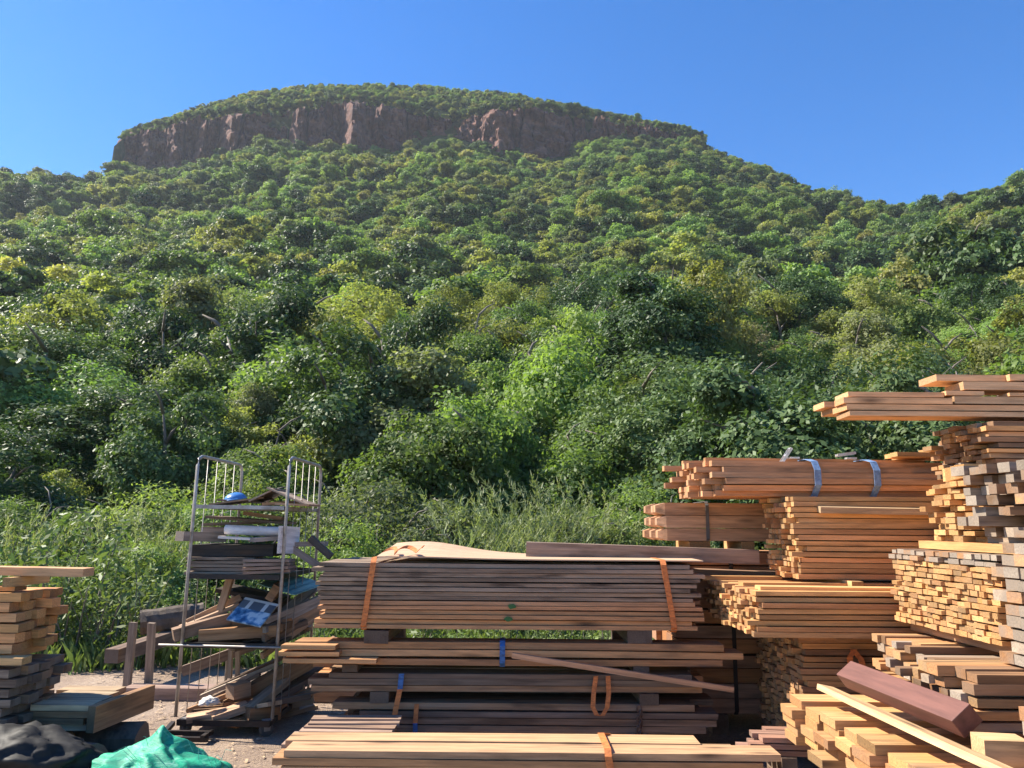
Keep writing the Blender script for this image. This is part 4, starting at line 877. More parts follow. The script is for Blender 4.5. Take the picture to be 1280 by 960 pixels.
# low pile of boards on a log
tX = thing('board_pile', 'low pile of tan boards with a dark end beam lying on the split log', 'board pile', (-2.9, 5.2, 0.26))
z = 0.265
for i in range(4):
    for j in range(4):
        l = 0.5 - 0.04 * i + rnd.uniform(-.04, .04); xr = Xp(146, 890, 5.2) + rnd.gauss(0, .02) - 0.03
        board(tX, l, 0.135, 0.034, (xr - l / 2, 4.98 + j * .14, z + .018), (0, 0, rnd.gauss(0, .03)), shade(rnd.choice(((0.45, 0.33, 0.2), BROWN, (0.4, 0.28, 0.18)))), rnd.uniform(.2, .6))
    z += 0.038
board(tX, 0.64, 0.05, 0.15, (Xp(150, 890, 5.2) + 0.015, 5.2, 0.34), (0, 0, R(84)), shade(BROWN), .4)
def log_mesh(L, r, seed, ns=14, nl=10):
    q = random.Random(seed); m = MB(); V = []
    for i in range(nl + 1):
        for k in range(ns):
            a = 2 * math.pi * k / ns; rr = r * (1 + 0.10 * mnoise.noise(Vector((i * 0.5, math.cos(a) * 1.4 + seed, math.sin(a) * 1.4))) + 0.05 * q.uniform(-1, 1))
            V.append((L * (i / nl - 0.5), rr * math.cos(a), rr * math.sin(a)))
    m.add(V, [(i * ns + k, (i + 1) * ns + k, (i + 1) * ns + (k + 1) % ns, i * ns + (k + 1) % ns) for i in range(nl) for k in range(ns)], 0)
    m.add(V, [tuple(range(ns)), tuple(nl * ns + k for k in range(ns))[::-1]], 1)
    return m.mesh('log', [M['bark'], M['end']])
def log(label, L, r, loc, rot, seed, color=(0.30, 0.22, 0.15), wear=0.6):
    o = link(bpy.data.objects.new('log', log_mesh(L, r, seed))); o.location = loc; o.rotation_euler = rot; o.color = (*color, wear); return tag(o, label, 'log')
log('dark split log lying under the low pile of tan boards', 0.95, 0.125, (Xp(180, 915, 5.25) - 0.47, 5.2, 0.12), (0, 0, R(3)), 3)
log('short grey log with its sawn end towards the green net', 0.7, 0.13, (Xp(122, 940, 4.75) - 0.34, 4.78, 0.13), (0.4, 0, R(-14)), 8, (0.26, 0.21, 0.17))
log('dark log behind the black plastic bag', 0.8, 0.12, (Xp(60, 930, 4.9) - 0.34, 4.98 - 0.0, 0.12), (0.4, 0, R(4)), 12, (0.2, 0.15, 0.11))
# crumpled black plastic and the green shade net
def crumple(name, label, cat, c, s, mat, seed, amp, freq, ridge=0.0, sub=5):
    bm = bmesh.new(); bmesh.ops.create_icosphere(bm, subdivisions=sub, radius=1.0)
    for v in bm.verts:
        n = v.co.normalized(); q = Vector((n.x * freq + seed, n.y * freq, n.z * freq))
        d = 1 + amp * mnoise.noise(q) + amp * 0.6 * mnoise.noise(q * 2.3) - ridge * abs(mnoise.noise(q * 1.7 + Vector((3, 1, 9)))) + 0.35 * ridge * mnoise.noise(q * 5.5)
        v.co = Vector((n.x * s[0] * d, n.y * s[1] * d, n.z * s[2] * d))
        if v.co.z + c[2] < 0.004: v.co.z = 0.004 - c[2]
    me = bpy.data.meshes.new(name); bm.to_mesh(me); bm.free(); me.materials.append(mat); me.polygons.foreach_set('use_smooth', [True] * len(me.polygons))
    o = link(bpy.data.objects.new(name, me)); o.location = c; return tag(o, label, cat)
crumple('plastic_bag', 'crumpled black plastic bag in the bottom left corner', 'bag', (Xp(15, 950, 4.5), 4.5, 0.19), (0.44, 0.26, 0.20), M['black_pl'], 4.0, 0.22, 1.4, 0.22)
def net_mat():
    m, nt, b = newmat('green_shade_net'); L = nt.links
    w = N(nt, 'ShaderNodeTexNoise', Scale=1.0, Detail=6.0, Roughness=0.7); L.new(coords(nt, (9, 9, 70)), w.inputs['Vector'])
    n = N(nt, 'ShaderNodeTexNoise', Scale=1.0, Detail=3.0); L.new(coords(nt, (5, 5, 5)), n.inputs['Vector'])
    c = ramp(nt, w.outputs[0], [(0.3, (0.004, 0.16, 0.095)), (0.55, (0.012, 0.36, 0.20)), (0.75, (0.32, 0.62, 0.46))])
    L.new(c, b.inputs['Base Color']); b.inputs['Roughness'].default_value = 0.6
    bump(nt, b, w.outputs[0], 0.6, 0.012); return m
M['net'] = net_mat()
net = thing('shade_net', 'bundled bright green shade net on the ground in front of the rack trolley', 'net', (Xp(190, 940, 4.42), 4.42, 0))
bm = bmesh.new(); bmesh.ops.create_icosphere(bm, subdivisions=6, radius=1.0)
for v in bm.verts:
    n = v.co.normalized(); q = Vector((n.x * 2.1 + 2, n.y * 2.1, n.z * 2.1))
    peak = math.exp(-((n.x - 0.12) / 0.30) ** 2) * max(0, n.z) ** 2
    fold = abs(mnoise.noise(Vector((n.x * 3.4 + n.z * 1.5, n.y * 3, n.z * 0.8)))) * 0.26 + 0.03 * mnoise.noise(Vector((n.x * 12 + n.z * 5, n.y * 9, n.z * 2)))
    d = 1 + 0.22 * mnoise.noise(q) - fold
    v.co = Vector((n.x * 0.36 * d, n.y * 0.27 * d, max(0.003, 0.06 + n.z * (0.19 + 0.10 * peak) * d)))
me = bpy.data.meshes.new('folded_net'); bm.to_mesh(me); bm.free(); me.materials.append(M['net']); me.polygons.foreach_set('use_smooth', [True] * len(me.polygons))
link(bpy.data.objects.new('folded_net', me), net)
m = MB(); q = random.Random(4)
for k in range(26):
    a = q.uniform(-1.2, 1.2); x = 0.10 + q.uniform(-.12, .2); y = q.uniform(-.2, .05); z = 0.17 + q.random() * 0.17 - abs(x - .06) * .5
    l = q.uniform(.05, .13); m.tube([(x, y, z), (x + l * .5 * math.sin(a), y - .02, z + l * .6), (x + l * math.sin(a), y - .03, z + l * .65 * math.cos(a))], 0.0011, 3)
net.scale = (1.3, 1.2, 1.12)
tag(m.build('loose_thread', plain('net_thread', (0.10, 0.45, 0.34), 0.5), net), kind='stuff')
# low beam on the grass with two stakes and a bark slab
bm_ = board(None, 1.5, 0.13, 0.12, ((Xp(158, 822, 7.3) + Xp(224, 795, 8.6)) / 2, 7.95, 0.34), (0, R(-1.5), R(86)), (0.16, 0.10, 0.07), 0.55, 'low_beam'); tag(bm_, 'dark square beam pointing at the camera beside two wooden stakes', 'beam')
for px, dz, lean, lab in ((164, 0.0, 1.5, 'left wooden stake standing in the grass by the dark beam'), (189, 0.0, -4, 'right wooden stake in front of the dark beam')):
    p = at(px, 824, 7.25); s_ = board(None, 0.62, 0.06, 0.045, (p.x, 7.22, 0.30), (0, R(-90 + lean), R(90)), (0.34, 0.25, 0.18), 0.5, 'wooden_stake'); tag(s_, lab, 'stake')
log('curved slab of pale bark lying on the far end of the dark beam', 0.6, 0.12, (Xp(215, 778, 8.3), 8.3, 0.52), (0.3, R(-6), R(25)), 15, (0.4, 0.3, 0.22))
gp = board(None, 2.3, 0.2, 0.10, ((Xp(150, 880, 6.95) + 1.15), 7.05, 0.051), (0, 0, R(-1)), (0.36, 0.24, 0.19), 0.4, 'ground_plank'); tag(gp, 'long reddish plank lying on the ground behind the rack trolley', 'plank')

# ---- rack trolley
cY = 5.85; x0 = Xp(219, 895, cY); x1 = Xp(340, 905, cY); W = x1 - x0; D = 0.95
cart = thing('rack_trolley', 'tall galvanised rack trolley with four shelves of scrap wood, on small wheels', 'trolley', ((x0 + x1) / 2, cY, 0), (0, R(0.5), R(-0.5)))
HW = W / 2; ZT = Zp(246, 570, cY)
for s_ in (-1, 1):
    m = MB(); x = s_ * HW; c_ = 0.07
    m.tube([(x, 0, 0.13), (x, 0, ZT - c_), (x, c_ * .3, ZT - c_ * .3), (x, c_, ZT), (x, D - c_, ZT), (x, D - c_ * .3, ZT - c_ * .3), (x, D, ZT - c_), (x, D, 0.13)], 0.0125, 8)
    fr = m.build('side_frame', M['galv'], cart, smooth=True)
    for k in range(4):
        y = D * (k + 1) / 5; w_ = MB(); w_.tube([(x, y, 0.13), (x, y, ZT)], 0.0032, 6); w_.build('rod', M['galv'], fr, smooth=True)
shz = [Zp(300, 634, cY), Zp(290, 721, cY), Zp(285, 807, cY), Zp(280, 904, cY)]
for k, z in enumerate(shz):
    mt = M['galv'] if k == 0 else M['black_metal']; m = MB(); hh = (0.028, 0.036, 0.036, 0.04)[k]
    for y in (0.0, D): m.box((0, y, z), (W - 0.03, 0.022, hh))
    for s_ in (-1, 1): m.box((s_ * (HW - 0.026), D / 2, z), (0.022, D - 0.022, hh * .9))
    m.box((0, D / 2, z - 0.004), (W - 0.08, D - 0.03, 0.006)); m.build('shelf', mt, cart)
m = MB(); m.tube([(-HW - 0.16, -0.02, shz[2] + 0.0), (HW + 0.02, -0.02, shz[2] - 0.004), (HW + 0.26, -0.03, shz[2] - 0.01)], 0.008, 6); m.build('cross_rod', M['galv'], cart, smooth=True)
def caster(x, y, rz):
    w_ = MB(); rr = 0.052; n = 18; 
    for sgn in (-1, 1): pass
    prof = [(-0.016, 0.0), (-0.016, rr - 0.006), (-0.010, rr), (0.010, rr), (0.016, rr - 0.006), (0.016, 0.0)]
    V = [(r_ * math.cos(6.2832 * k / n), a_, r_ * math.sin(6.2832 * k / n) + rr) for a_, r_ in prof for k in range(n)]
    w_.add(V, [(i * n + k, i * n + (k + 1) % n, (i + 1) * n + (k + 1) % n, (i + 1) * n + k) for i in range(5) for k in range(n)])
    wh = w_.build('wheel', M['rubber'], cart, (x, y, 0), (0, 0, rz), smooth=False)
    f_ = MB()
    for sg in (-1, 1): f_.box((0.0, sg * 0.022, 0.075), (0.045, 0.005, 0.07))
    f_.box((0, 0, 0.112), (0.06, 0.05, 0.008)); f_.tube([(0, -0.026, rr), (0, 0.026, rr)], 0.008, 8); f_.build('fork', M['galv'], wh)
for x, y, rz in ((-HW + .06, .05, R(70)), (HW - .05, .04, R(35)), (-HW + .06, D - .05, 0.2), (HW - .05, D - .05, 0.4)): caster(x, y, rz)
m = MB(); m.box((-HW + 0.12, -0.10, 0.05), (0.36, 0.03, 0.03)); m.box((-HW + 0.12, -0.18, 0.03), (0.38, 0.03, 0.03)); m.box((-HW - 0.02, -0.08, 0.06), (0.03, 0.2, 0.03), Matrix.Rotation(0.25, 3, 'X')); m.box((-HW + 0.28, -0.12, 0.045), (0.03, 0.16, 0.03)); m.build('tow_bar', M['black_metal'], cart)
# loads
CX = cart.location.x
def pile(name, label, z): return thing(name, label, 'offcut pile', (CX, cY + .45, z))
def piece(t, px, py, dy, L, w, h, rx=0, ry=0, rz=0, c=BROWN, wear=.4, name='offcut'):
    p = at(px, py, cY + dy); return board(t, L, w, h, p, (R(rx), R(ry), R(rz)), shade(c), wear, name)
t = pile('offcut_pile', 'old brown boards and a folded sheet on the top shelf of the trolley', shz[0])
piece(t, 303, 627, .45, .42, .35, .012, 0, -8, 4, BROWN, .5); piece(t, 318, 628, .5, .5, .3, .014, 0, 3, -6, DARK, .5)
piece(t, 336, 620, .5, .22, .5, .012, 0, -28, 5, (0.34, 0.24, 0.17), .6, 'folded_sheet'); piece(t, 368, 622, .45, .34, .55, .012, 0, 22, 3, (0.42, 0.32, 0.24), .8, 'folded_sheet'); piece(t, 352, 629, .4, .3, .3, .02, 0, -5, 20, RED, .3); piece(t, 372, 631, .2, .28, .2, .016, 0, 2, -10, BROWN, .5)
basin = MB(); n = 20; V = []
for i in range(7):
    a = math.pi / 2 * i / 6; 
    for k in range(n): V.append((0.085 * math.cos(a) * math.cos(6.2832 * k / n), 0.085 * math.cos(a) * math.sin(6.2832 * k / n), 0.055 * math.sin(a)))
basin.add(V, [(i * n + k, i * n + (k + 1) % n, (i + 1) * n + (k + 1) % n, (i + 1) * n + k) for i in range(6) for k in range(n)])
basin.tube([(0.088 * math.cos(6.2832 * k / 16), 0.088 * math.sin(6.2832 * k / 16), 0.0) for k in range(17)], 0.006, 5, caps=False)
tag(basin.build('plastic_bowl', M['blue_pl'], None, at(294, 624, cY + .45), (R(6), R(-8), 0), smooth=True), 'upturned blue plastic bowl on the top shelf of the trolley', 'bowl')
t = pile('offcut_pile', 'tight pile of grey boards and dark sheets on the second shelf of the trolley', shz[1])
for k in range(5): piece(t, 283 + rnd.uniform(-4, 4), 715 - k * 4.4, .2, .50, .28, .021, 0, rnd.uniform(-.5, .5), rnd.uniform(-3, 3), (0.34, 0.25, 0.19), .7)
for k in range(4): piece(t, 337, 714 - k * 4.6, .1, .34, .2, .02, 0, -3 + k, rnd.uniform(-6, 6), (0.38, 0.25, 0.19), .6)
piece(t, 303, 687, .35, .62, .5, .085, 0, 0, 1, (0.03, 0.028, 0.027), .1, 'black_crate_board')
piece(t, 252, 671, .14, .40, .09, .07, 0, 2, 62, (0.36, 0.28, 0.23), .6); piece(t, 338, 673, .1, .3, .1, .03, 0, -4, 40, (0.5, 0.42, 0.37), .7); piece(t, 280, 663, .4, .3, .2, .05, 0, 1, 4, (0.42, 0.34, 0.3), .7)
piece(t, 315, 650, .5, .6, .4, .02, 0, 4, -3, DARK, .4); piece(t, 330, 645, .5, .3, .2, .03, 0, 8, 10, (0.36, 0.22, 0.13), .3); piece(t, 300, 654, .55, .5, .4, .02, 0, -3, 5, DARK, .3)
piece(t, 384, 680, .25, .30, .14, .035, 0, -1, 3, (0.36, 0.33, 0.32), .8); piece(t, 381, 696, .2, .34, .05, .05, 0, 32, 10, (0.4, 0.36, 0.34), .8); piece(t, 401, 684, .2, .22, .06, .05, 0, 40, 0, (0.05, 0.045, 0.04), .2)
m = MB(); p0, p1 = at(282, 662, cY + .12), at(362, 665, cY + .12)
m.tube([p0, p1], 0.036, 16); o = m.build('plastic_pipe', M['white_pl'], smooth=True); tag(o, 'thick white plastic pipe lying across the second shelf of the trolley', 'pipe')
pp = board(None, .30, .018, .2, at(361, 675, cY + .1), (0, R(2), R(78)), (0.7, 0.62, 0.56), .15, 'white_board'); tag(pp, 'upright whitish board at the right end of the second trolley shelf', 'board')
pp2 = board(None, .34, .1, .018, at(304, 673, cY + .06), (0, R(3), R(4)), (0.66, 0.6, 0.54), .15, 'white_board'); tag(pp2, 'narrow whitish board under the plastic pipe', 'board')
t = pile('offcut_pile', 'tilted beams and boards spilling on the third shelf of the trolley', shz[2])
piece(t, 252, 783, .15, .40, .12, .085, 0, -14, 30, (0.34, 0.2, 0.12), .3); piece(t, 262, 770, .3, .46, .2, .03, 0, -22, 18, (0.42, 0.28, 0.18), .4); piece(t, 268, 762, .35, .42, .05, .05, 0, -26, 14, (0.46, 0.28, 0.16), .3)
piece(t, 300, 790, .15, .55, .16, .08, 0, -3, 8, RED, .3); piece(t, 312, 778, .3, .6, .2, .05, 0, 4, -4, BROWN, .4); piece(t, 284, 735, .25, .34, .05, .05, 0, -76, 0, (0.45, 0.29, 0.18), .3)
piece(t, 318, 742, .6, .5, .45, .03, 0, 10, 4, (0.03, 0.027, 0.025), .2); piece(t, 330, 752, .55, .4, .3, .06, 10, 14, 0, DARK, .4); piece(t, 346, 738, .4, .06, .5, .12, 0, 30, 10, BROWN, .4)  # first, near-black piece stands in for the dark inside of the shelf
for k in range(5): piece(t, 366 + k, 792 - k * 8, .45, .8, .03, .045, 0, -16 + 2 * k, 72, (0.44, 0.27, 0.16) if k < 3 else (0.4, 0.36, 0.33), .4)
piece(t, 366, 757, .5, .85, .09, .02, 20, -20, 74, (0.46, 0.42, 0.4), .8)
q5 = random.Random(12)
for k in range(12):
    piece(t, q5.uniform(258, 372), q5.uniform(776, 796), q5.uniform(.2, .85), q5.uniform(.2, .6), q5.uniform(.04, .16), q5.uniform(.02, .06), 0, q5.uniform(-20, 10), q5.uniform(-50, 70), q5.choice((BROWN, DARK, RED, (0.42, 0.3, 0.2))), q5.uniform(.2, .7))
def print_mat():
    m, nt, b = newmat('printed_panel'); L = nt.links
    tc = nt.nodes.new('ShaderNodeTexCoord'); sx = nt.nodes.new('ShaderNodeSeparateXYZ'); L.new(tc.outputs['Object'], sx.inputs[0])
    n = N(nt, 'ShaderNodeTexNoise', Scale=14.0, Detail=4.0); L.new(tc.outputs['Object'], n.inputs['Vector'])
    pic = ramp(nt, n.outputs[0], [(0.38, (0.03, 0.11, 0.24)), (0.48, (0.12, 0.30, 0.50)), (0.58, (0.60, 0.70, 0.76))])
    up = mathn(nt, 'GREATER_THAN', sx.outputs[1], 0.015)
    br = N(nt, 'ShaderNodeTexBrick'); br.inputs['Color1'].default_value = (0.10, 0.12, 0.15, 1); br.inputs['Color2'].default_value = (0.20, 0.25, 0.30, 1); br.inputs['Mortar'].default_value = (0.72, 0.74, 0.74, 1)
    br.inputs['Scale'].default_value = 1; br.inputs['Brick Width'].default_value = 0.13; br.inputs['Row Height'].default_value = 0.115; br.inputs['Mortar Size'].default_value = 0.016; L.new(tc.outputs['Object'], br.inputs['Vector'])
    L.new(mixc(nt, up, pic, br.outputs['Color']), b.inputs['Base Color']); b.inputs['Roughness'].default_value = 0.35; return m
m = MB(); m.box((0, 0, 0), (.28, .25, .012)); o = m.build('printed_panel', print_mat(), None, at(316, 765, cY + .12), (R(34), R(9), R(-12))); tag(o, 'tilted panel printed blue and white on the third trolley shelf', 'panel')
m = MB()
for k in range(9):
    a0 = k * 0.036; m.add([(a0 - .16, -.3, .006 * (k % 2)), (a0 - .124, -.3, .006 * ((k + 1) % 2)), (a0 - .124, .3, .006 * ((k + 1) % 2)), (a0 - .16, .3, .006 * (k % 2))], [(0, 1, 2, 3)])
o = m.build('corrugated_sheet', M['green_pl'], None, at(366, 730, cY + .5), (R(4), R(14), R(-8))); so = o.modifiers.new('s', 'SOLIDIFY'); so.thickness = 0.004
tag(o, 'small pale green corrugated sheet at the right of the third trolley shelf', 'sheet')
t = pile('offcut_pile', 'jumbled offcuts and slanting beams on the bottom shelf of the trolley', shz[3])
for px, py, dy, L_, w_, h_, ry, rz, c in ((265, 893, .1, .34, .14, .04, -6, 20, (0.46, 0.31, 0.2)), (287, 890, .12, .26, .14, .05, -14, 30, (0.45, 0.28, 0.17)), (300, 885, .4, .6, .3, .08, -3, 5, BROWN), (325, 890, .2, .24, .2, .09, 4, 40, BROWN), (330, 872, .5, .6, .2, .09, -8, 25, RED),
    (298, 862, .25, .14, .12, .10, -4, 50, (0.38, 0.22, 0.13)), (342, 850, .5, .75, .15, .12, -28, 18, BROWN), (318, 838, .75, .8, .12, .03, -24, 8, DARK), (300, 850, .5, .6, .05, .03, -22, 12, GREY), (286, 862, .4, .5, .06, .025, -26, 5, DARK), (268, 875, .3, .4, .05, .03, -20, 12, BROWN),
    (355, 862, .5, .75, .2, .05, -16, 55, DARK), (360, 838, .6, .9, .12, .1, -24, 35, BROWN), (290, 875, .5, .4, .25, .06, 5, -20, DARK), (274, 822, .9, .6, .1, .08, -20, 4, DARK)):
    piece(t, px, py, dy, L_, w_, h_, 0, ry, rz, c, rnd.uniform(.2, .6))
q5 = random.Random(77)
for k in range(16):
    piece(t, q5.uniform(262, 372), q5.uniform(868, 894), q5.uniform(.1, .8), q5.uniform(.16, .5), q5.uniform(.04, .14), q5.uniform(.02, .06), 0, q5.uniform(-24, 8), q5.uniform(-60, 70), q5.choice((BROWN, DARK, RED, (0.42, 0.3, 0.2), (0.5, 0.34, 0.2))), q5.uniform(.2, .7))
for px in (297, 288): piece(t, px, 828, .75, .24, .035, .03, 0, 88, 0, (0.46, 0.36, 0.27), .5)
crumple('cloth_rag', 'crumpled white rag on the bottom shelf of the trolley', 'rag', at(262, 877, cY + .1), (0.07, 0.06, 0.035), plain('white_cloth', (0.62, 0.58, 0.54), .9), 7, .5, 2.4, .4, 3)
# ------------------------------------------------------------------ weeds, grass and reeds at the foot of the slope
G2 = {
 'weed': leaf_mat('leaf_weed', (0.042, 0.085, 0.014), (0.125, 0.19, 0.034), (0.17, 0.20, 0.05), trans=0.3),
 'reed': leaf_mat('leaf_reed', (0.065, 0.10, 0.028), (0.17, 0.205, 0.075), (0.25, 0.24, 0.11), trans=0.3),
 'grass': leaf_mat('leaf_grass', (0.055, 0.10, 0.016), (0.15, 0.20, 0.04), (0.20, 0.19, 0.07), trans=0.3),
}
def blades(n, h, spread, w, lean, mat, name, plume=0):
    """arching grass blades, four quads each, from a tuft; plumes are feathery heads on stalks"""
    P = []; T = []
    for k in range(n):
        a = rng.uniform(0, 6.28); r0 = spread * math.sqrt(rng.random()); hh = h * rng.uniform(0.55, 1.1); b = rng.uniform(0, 6.28); ln = hh * rng.uniform(0.15, 0.5)
        base = np.array([r0 * math.cos(a), r0 * math.sin(a), -0.05]); dirv = np.array([math.cos(b) * ln + lean[0] * hh, math.sin(b) * ln + lean[1] * hh, 0]); sd = np.array([-math.sin(b), math.cos(b), 0.2]); prev = None
        for i in range(5):
            t = i / 4; c = base + dirv * t ** 1.8 + np.array([0, 0, hh * (t - 0.18 * t * t)]); ww = w * (1 - t) ** 0.7 * 0.5 + 0.001
            cur = (c - sd * ww, c + sd * ww)
            if prev is not None: P.append([prev[0], prev[1], cur[1], cur[0]]); T.append(rng.uniform(0, 1) * 0.6 + 0.3 * t)
            prev = cur
        if k < plume:
            c0 = c; dd = dirv / max(1e-6, np.linalg.norm(dirv)) * 0.4 + np.array([0, 0, 0.75])
            for q in range(26):
                s = q / 26 * 0.45; c1 = c0 + dd * s + rng.normal(size=3) * 0.03 * (1 - q / 34); d2 = rng.normal(size=3) * 0.03 + dd * 0.07; s2 = np.cross(d2, rng.normal(size=3)); s2 = s2 / np.linalg.norm(s2) * 0.008
                P.append([c1 - s2, c1 + s2, c1 + d2 + s2 * 0.3, c1 + d2 - s2 * 0.3]); T.append(rng.uniform(0.7, 1))
    return quads(name, np.array(P), np.array(T), mat)
def weed_mesh(h, ns, spread, name, lw=0.095):
    C = []; O = []; T = []; m = MB()
    for k in range(ns):
        a = rng.uniform(0, 6.28); l = rng.uniform(0.1, 0.4) * h; hh = h * rng.uniform(0.6, 1.1); bx, by = spread * rng.normal(size=2) * 0.5
        pts = [(bx + math.cos(a) * l * t ** 1.5, by + math.sin(a) * l * t ** 1.5, hh * t - 0.03) for t in (0, 0.35, 0.7, 1)]
        m.tube(pts, [0.009, 0.007, 0.005, 0.002], 4); tt = rng.random()
        for q in range(52):
            t = 0.12 + 0.9 * (q + rng.random()) / 52; b = rng.uniform(0, 6.28); rr = rng.uniform(0.03, 0.2) * h * (1.15 - 0.75 * t)
            C.append((bx + math.cos(a) * l * t ** 1.5 + rr * math.cos(b), by + math.sin(a) * l * t ** 1.5 + rr * math.sin(b), hh * t + rr * 0.3)); O.append((math.cos(b), math.sin(b), 0.5)); T.append(tt * 0.5 + rng.random() * 0.5)
    return leaves(name, np.array(C), np.array(O), np.array(T), G2['weed'], lw * h * 0.9, 0.34, up=0.6, rnd=0.6, droop=0.3), m.mesh('stem', M['branch'])
wm = [weed_mesh(h, n, s, 'foliage') for h, n, s in ((1.0, 7, .16), (0.8, 8, .2), (1.15, 6, .15), (0.65, 9, .22))]
spots = []
tries = 0
while len(spots) < 150 and tries < 6000:
    tries += 1
    left = rng.random() < 0.72
    px = rng.uniform(-40, 250) if left else rng.uniform(250, 900); Y = rng.uniform(8.5, 13.0) if left else rng.uniform(8.4, 11)
    a = (px - 640) / F / 1.03; x = a * Y
    if px > 120 and px < 250 and Y < 9.0 and rng.random() < .6: continue
    if any((x - q[0]) ** 2 + (Y - q[1]) ** 2 < 0.32 ** 2 for q in spots): continue
    spots.append((x, Y, px))
wl_ = []
for x, Y, px in spots:
    k = int(rng.integers(4)); gz = float(terrain(x / Y, Y)); big = 1.15 if px < 130 else 0.95 if px < 260 else 0.7
    where = 'behind the left timber stack' if px < 110 else 'left of the rack trolley' if px < 260 else 'behind the board packs'
    row = 'at the yard edge' if Y < 10 else 'further back'
    t = thing('weed_plant', f'leafy green weed {row}, {where}', 'weed', (x, Y, gz), (0, 0, rng.uniform(0, 6.28)), f'weeds {row} {where}'); s = big * rng.uniform(0.75, 1.25); t.scale = (s, s, s); wl_.append((t, px))
    link(bpy.data.objects.new('foliage', wm[k][0]), t); link(bpy.data.objects.new('stem', wm[k][1]), t)
number(wl_)
rm = [blades(120, 1.75, 0.34, 0.028, (0.10, 0), G2['reed'], 'blade', 26), blades(105, 1.6, 0.36, 0.03, (0.2, 0), G2['reed'], 'blade', 22)]
for px, py, Y, lab in ((575, 612, 12.2, 'leftmost tall reed clump behind the plywood, with pale plumes'), (612, 606, 12.6, 'second tall reed clump from the left behind the plywood'), (648, 600, 12.4, 'tall reed clump behind the left end of the grey beam'), (682, 596, 12.8, 'tallest reed clump, above the grey beam'),
    (715, 606, 12.5, 'reed clump between the tallest reeds and the round bush'), (742, 612, 13.0, 'rightmost reed clump behind the grey beam'), (628, 628, 11.6, 'low front reed clump behind the plywood'), (690, 640, 11.5, 'low front reed clump behind the beam'),
    (40, 622, 12.5, 'reed clump above the left timber stack'), (135, 640, 12.2, 'arching reed clump in the middle of the weeds'), (178, 618, 12.6, 'tall reed clump left of the rack trolley'), (215, 640, 11.8, 'leaning reed clump touching the rack trolley in view'),
    (820, 640, 12.5, 'reed clump left of the post bundle')):
    Y -= 1.2; p = at(px, py, Y); gz = float(terrain(p.x / Y, Y)); k = int(rng.integers(2)); s = max(0.5, (p.z - gz) / 1.75)
    t = thing('reed_clump', lab, 'reeds', (p.x, Y, gz), (0, 0, rng.uniform(-.6, .6)), 'tall reeds at the foot of the slope'); t.scale = (s, s, s); link(bpy.data.objects.new('blade', rm[k]), t)
    t.children[0]['kind'] = 'stuff'
bush_m = [crown_mesh('foliage', LM[k], 0.95, 0.55, 0.35, 7, 170, 110, 0.06, 0.2, 0.4, low=0.0) for k in (4, 0, 3)]
stem_m = trunk_mesh('stem', 1.0, 0.04, 0.5, 4, M['branch'])
for px, py, Y, k, s, lab in ((500, 612, 12.0, 0, 1.35, 'big rounded grey-green bush behind the left half of the plywood'), (440, 650, 11.0, 1, 0.9, 'smaller green bush right of the rack trolley'), (560, 650, 11.2, 0, 0.9, 'low grey-green bush in front of the reeds'), (760, 636, 11.8, 1, 1.1, 'round green bush left of the post bundle'),
    (715, 655, 11.2, 0, 0.85, 'low bush behind the left end of the grey beam'), (300, 640, 12.0, 2, 1.1, 'bright bush seen through the rack trolley'), (380, 600, 13.5, 1, 1.2, 'leafy bush just right of the trolley top'), (195, 690, 10.5, 2, 0.8, 'bright green bush left of the rack trolley'), (810, 610, 13, 1, 1.1, 'dark leafy bush directly left of the post bundle'),
    (25, 610, 13.5, 1, 1.3, 'tall dark green bush at the left edge'), (100, 625, 13.0, 1, 1.2, 'dark green bush right of the left timber stack'), (165, 645, 12.4, 0, 1.1, 'grey-green bush midway between left stack and trolley'), (225, 610, 13.6, 1, 1.3, 'dark bush just left of the trolley top'), (60, 672, 11.5, 2, 0.9, 'pale green bush above the left timber stack'), (130, 690, 10.4, 1, 0.7, 'green bush among the weeds left of the trolley')):
    p = at(px, py, Y); gz = float(terrain(p.x / Y, Y)); h = 1.5 * s; sz = max(0.5, (p.z - gz) / (1.35 * s))
    t = thing('bush', lab, 'bush', (p.x, Y, gz), (0, 0, rng.uniform(0, 6)), 'bushes behind the yard'); t.scale = (s, s, s * min(1.6, sz)); link(bpy.data.objects.new('foliage', bush_m[k]), t); link(bpy.data.objects.new('stem', stem_m), t)
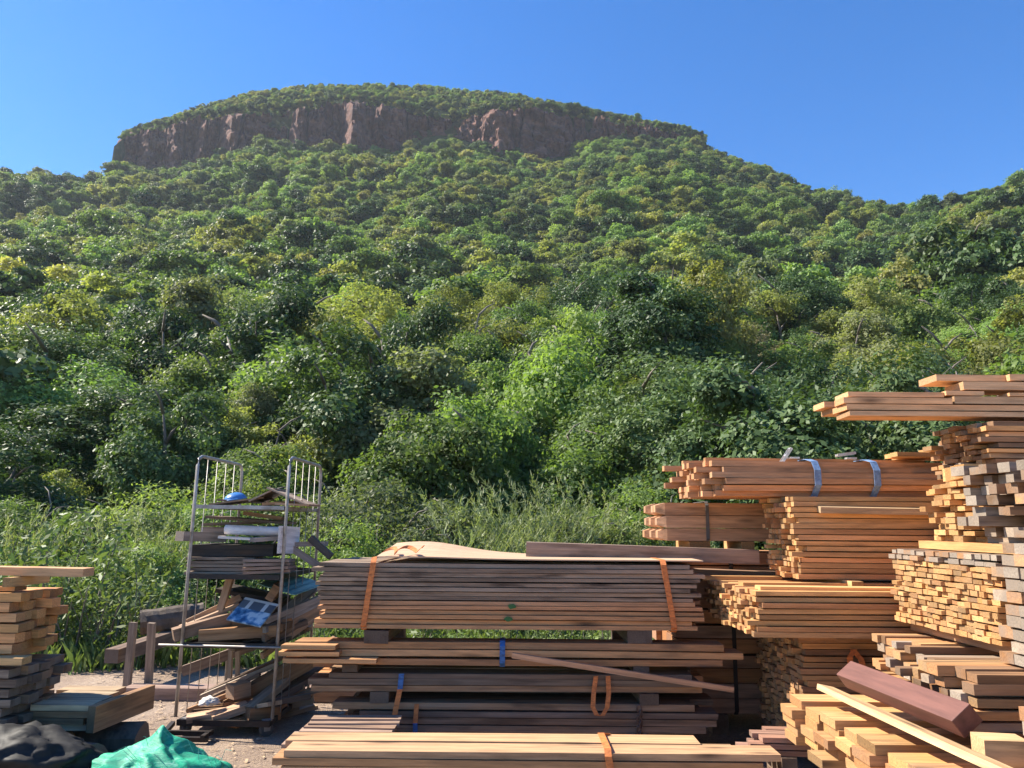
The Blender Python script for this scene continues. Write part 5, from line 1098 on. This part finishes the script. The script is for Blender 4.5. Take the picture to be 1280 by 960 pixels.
# ground cover: short grass along the foot of the slope
P_ = []; T_ = []
n = 26000; gx = rng.uniform(-9, 6, n); gy = 8.1 + rng.gamma(1.6, 1.3, n); wob = vnoise(gx * 0.9, gx * 0 + 3) * 0.9
gy = gy + wob - 0.2; gz = np.where(gy < 8.6, 0.0, terrain(gx / gy, gy)); hh = rng.uniform(0.08, 0.34, n); an = rng.uniform(0, 6.28, n)
b0 = np.stack([gx, gy, gz - 0.02], 1); dr = np.stack([np.cos(an), np.sin(an), 0 * an], 1); sd = np.stack([-np.sin(an), np.cos(an), 0 * an], 1) * (0.007 + 0.008 * rng.random(n))[:, None]
mid = b0 + dr * (hh * 0.15)[:, None] + np.stack([0 * hh, 0 * hh, hh * 0.6], 1); tip = b0 + dr * (hh * 0.5)[:, None] + np.stack([0 * hh, 0 * hh, hh], 1)
Pq = np.stack([b0 - sd, b0 + sd, tip + sd * .15, mid - sd], 1)
o = link(bpy.data.objects.new('grass', quads('grass', Pq, rng.random(n), G2['grass']))); tag(o, 'short green grass along the foot of the slope', kind='stuff')
# chips and splinters of wood strewn on the yard
n = 1500; cx = rng.uniform(-4, 2.2, n); cy = rng.uniform(4.2, 8.3, n); an = rng.uniform(0, 6.28, n); ln = rng.uniform(0.006, 0.035, n); wd = rng.uniform(0.003, 0.009, n)
dx = np.stack([np.cos(an), np.sin(an), rng.normal(0, .15, n)], 1) * ln[:, None]; dy = np.stack([-np.sin(an), np.cos(an), rng.normal(0, .1, n)], 1) * wd[:, None]; c = np.stack([cx, cy, np.full(n, 0.012)], 1)
chips = quads('wood_chips', np.stack([c - dx - dy, c + dx - dy, c + dx + dy, c - dx + dy], 1), rng.random(n), plain('chip_wood', (0.48, 0.34, 0.21), .9, var=.6, scale=(3, 3, 3), bumpk=0))
tag(link(bpy.data.objects.new('wood_chips', chips)), 'splinters and chips of wood strewn on the earth', kind='stuff')

# ------------------------------------------------------------------ air
hz = MB(); hz.box((0, 355, 134.5), (1300, 850, 271))
hm = bpy.data.materials.new('thin_haze'); hm.use_nodes = True; nt = hm.node_tree
nt.nodes.remove(nt.nodes['Principled BSDF']); pv = nt.nodes.new('ShaderNodeVolumePrincipled')
pv.inputs['Color'].default_value = (0.80, 0.88, 1.0, 1); pv.inputs['Density'].default_value = 0.0002; pv.inputs['Anisotropy'].default_value = 0.2
nt.links.new(pv.outputs[0], nt.nodes['Material Output'].inputs['Volume'])
tag(hz.build('haze', hm), 'thin blue haze over the valley', kind='stuff')
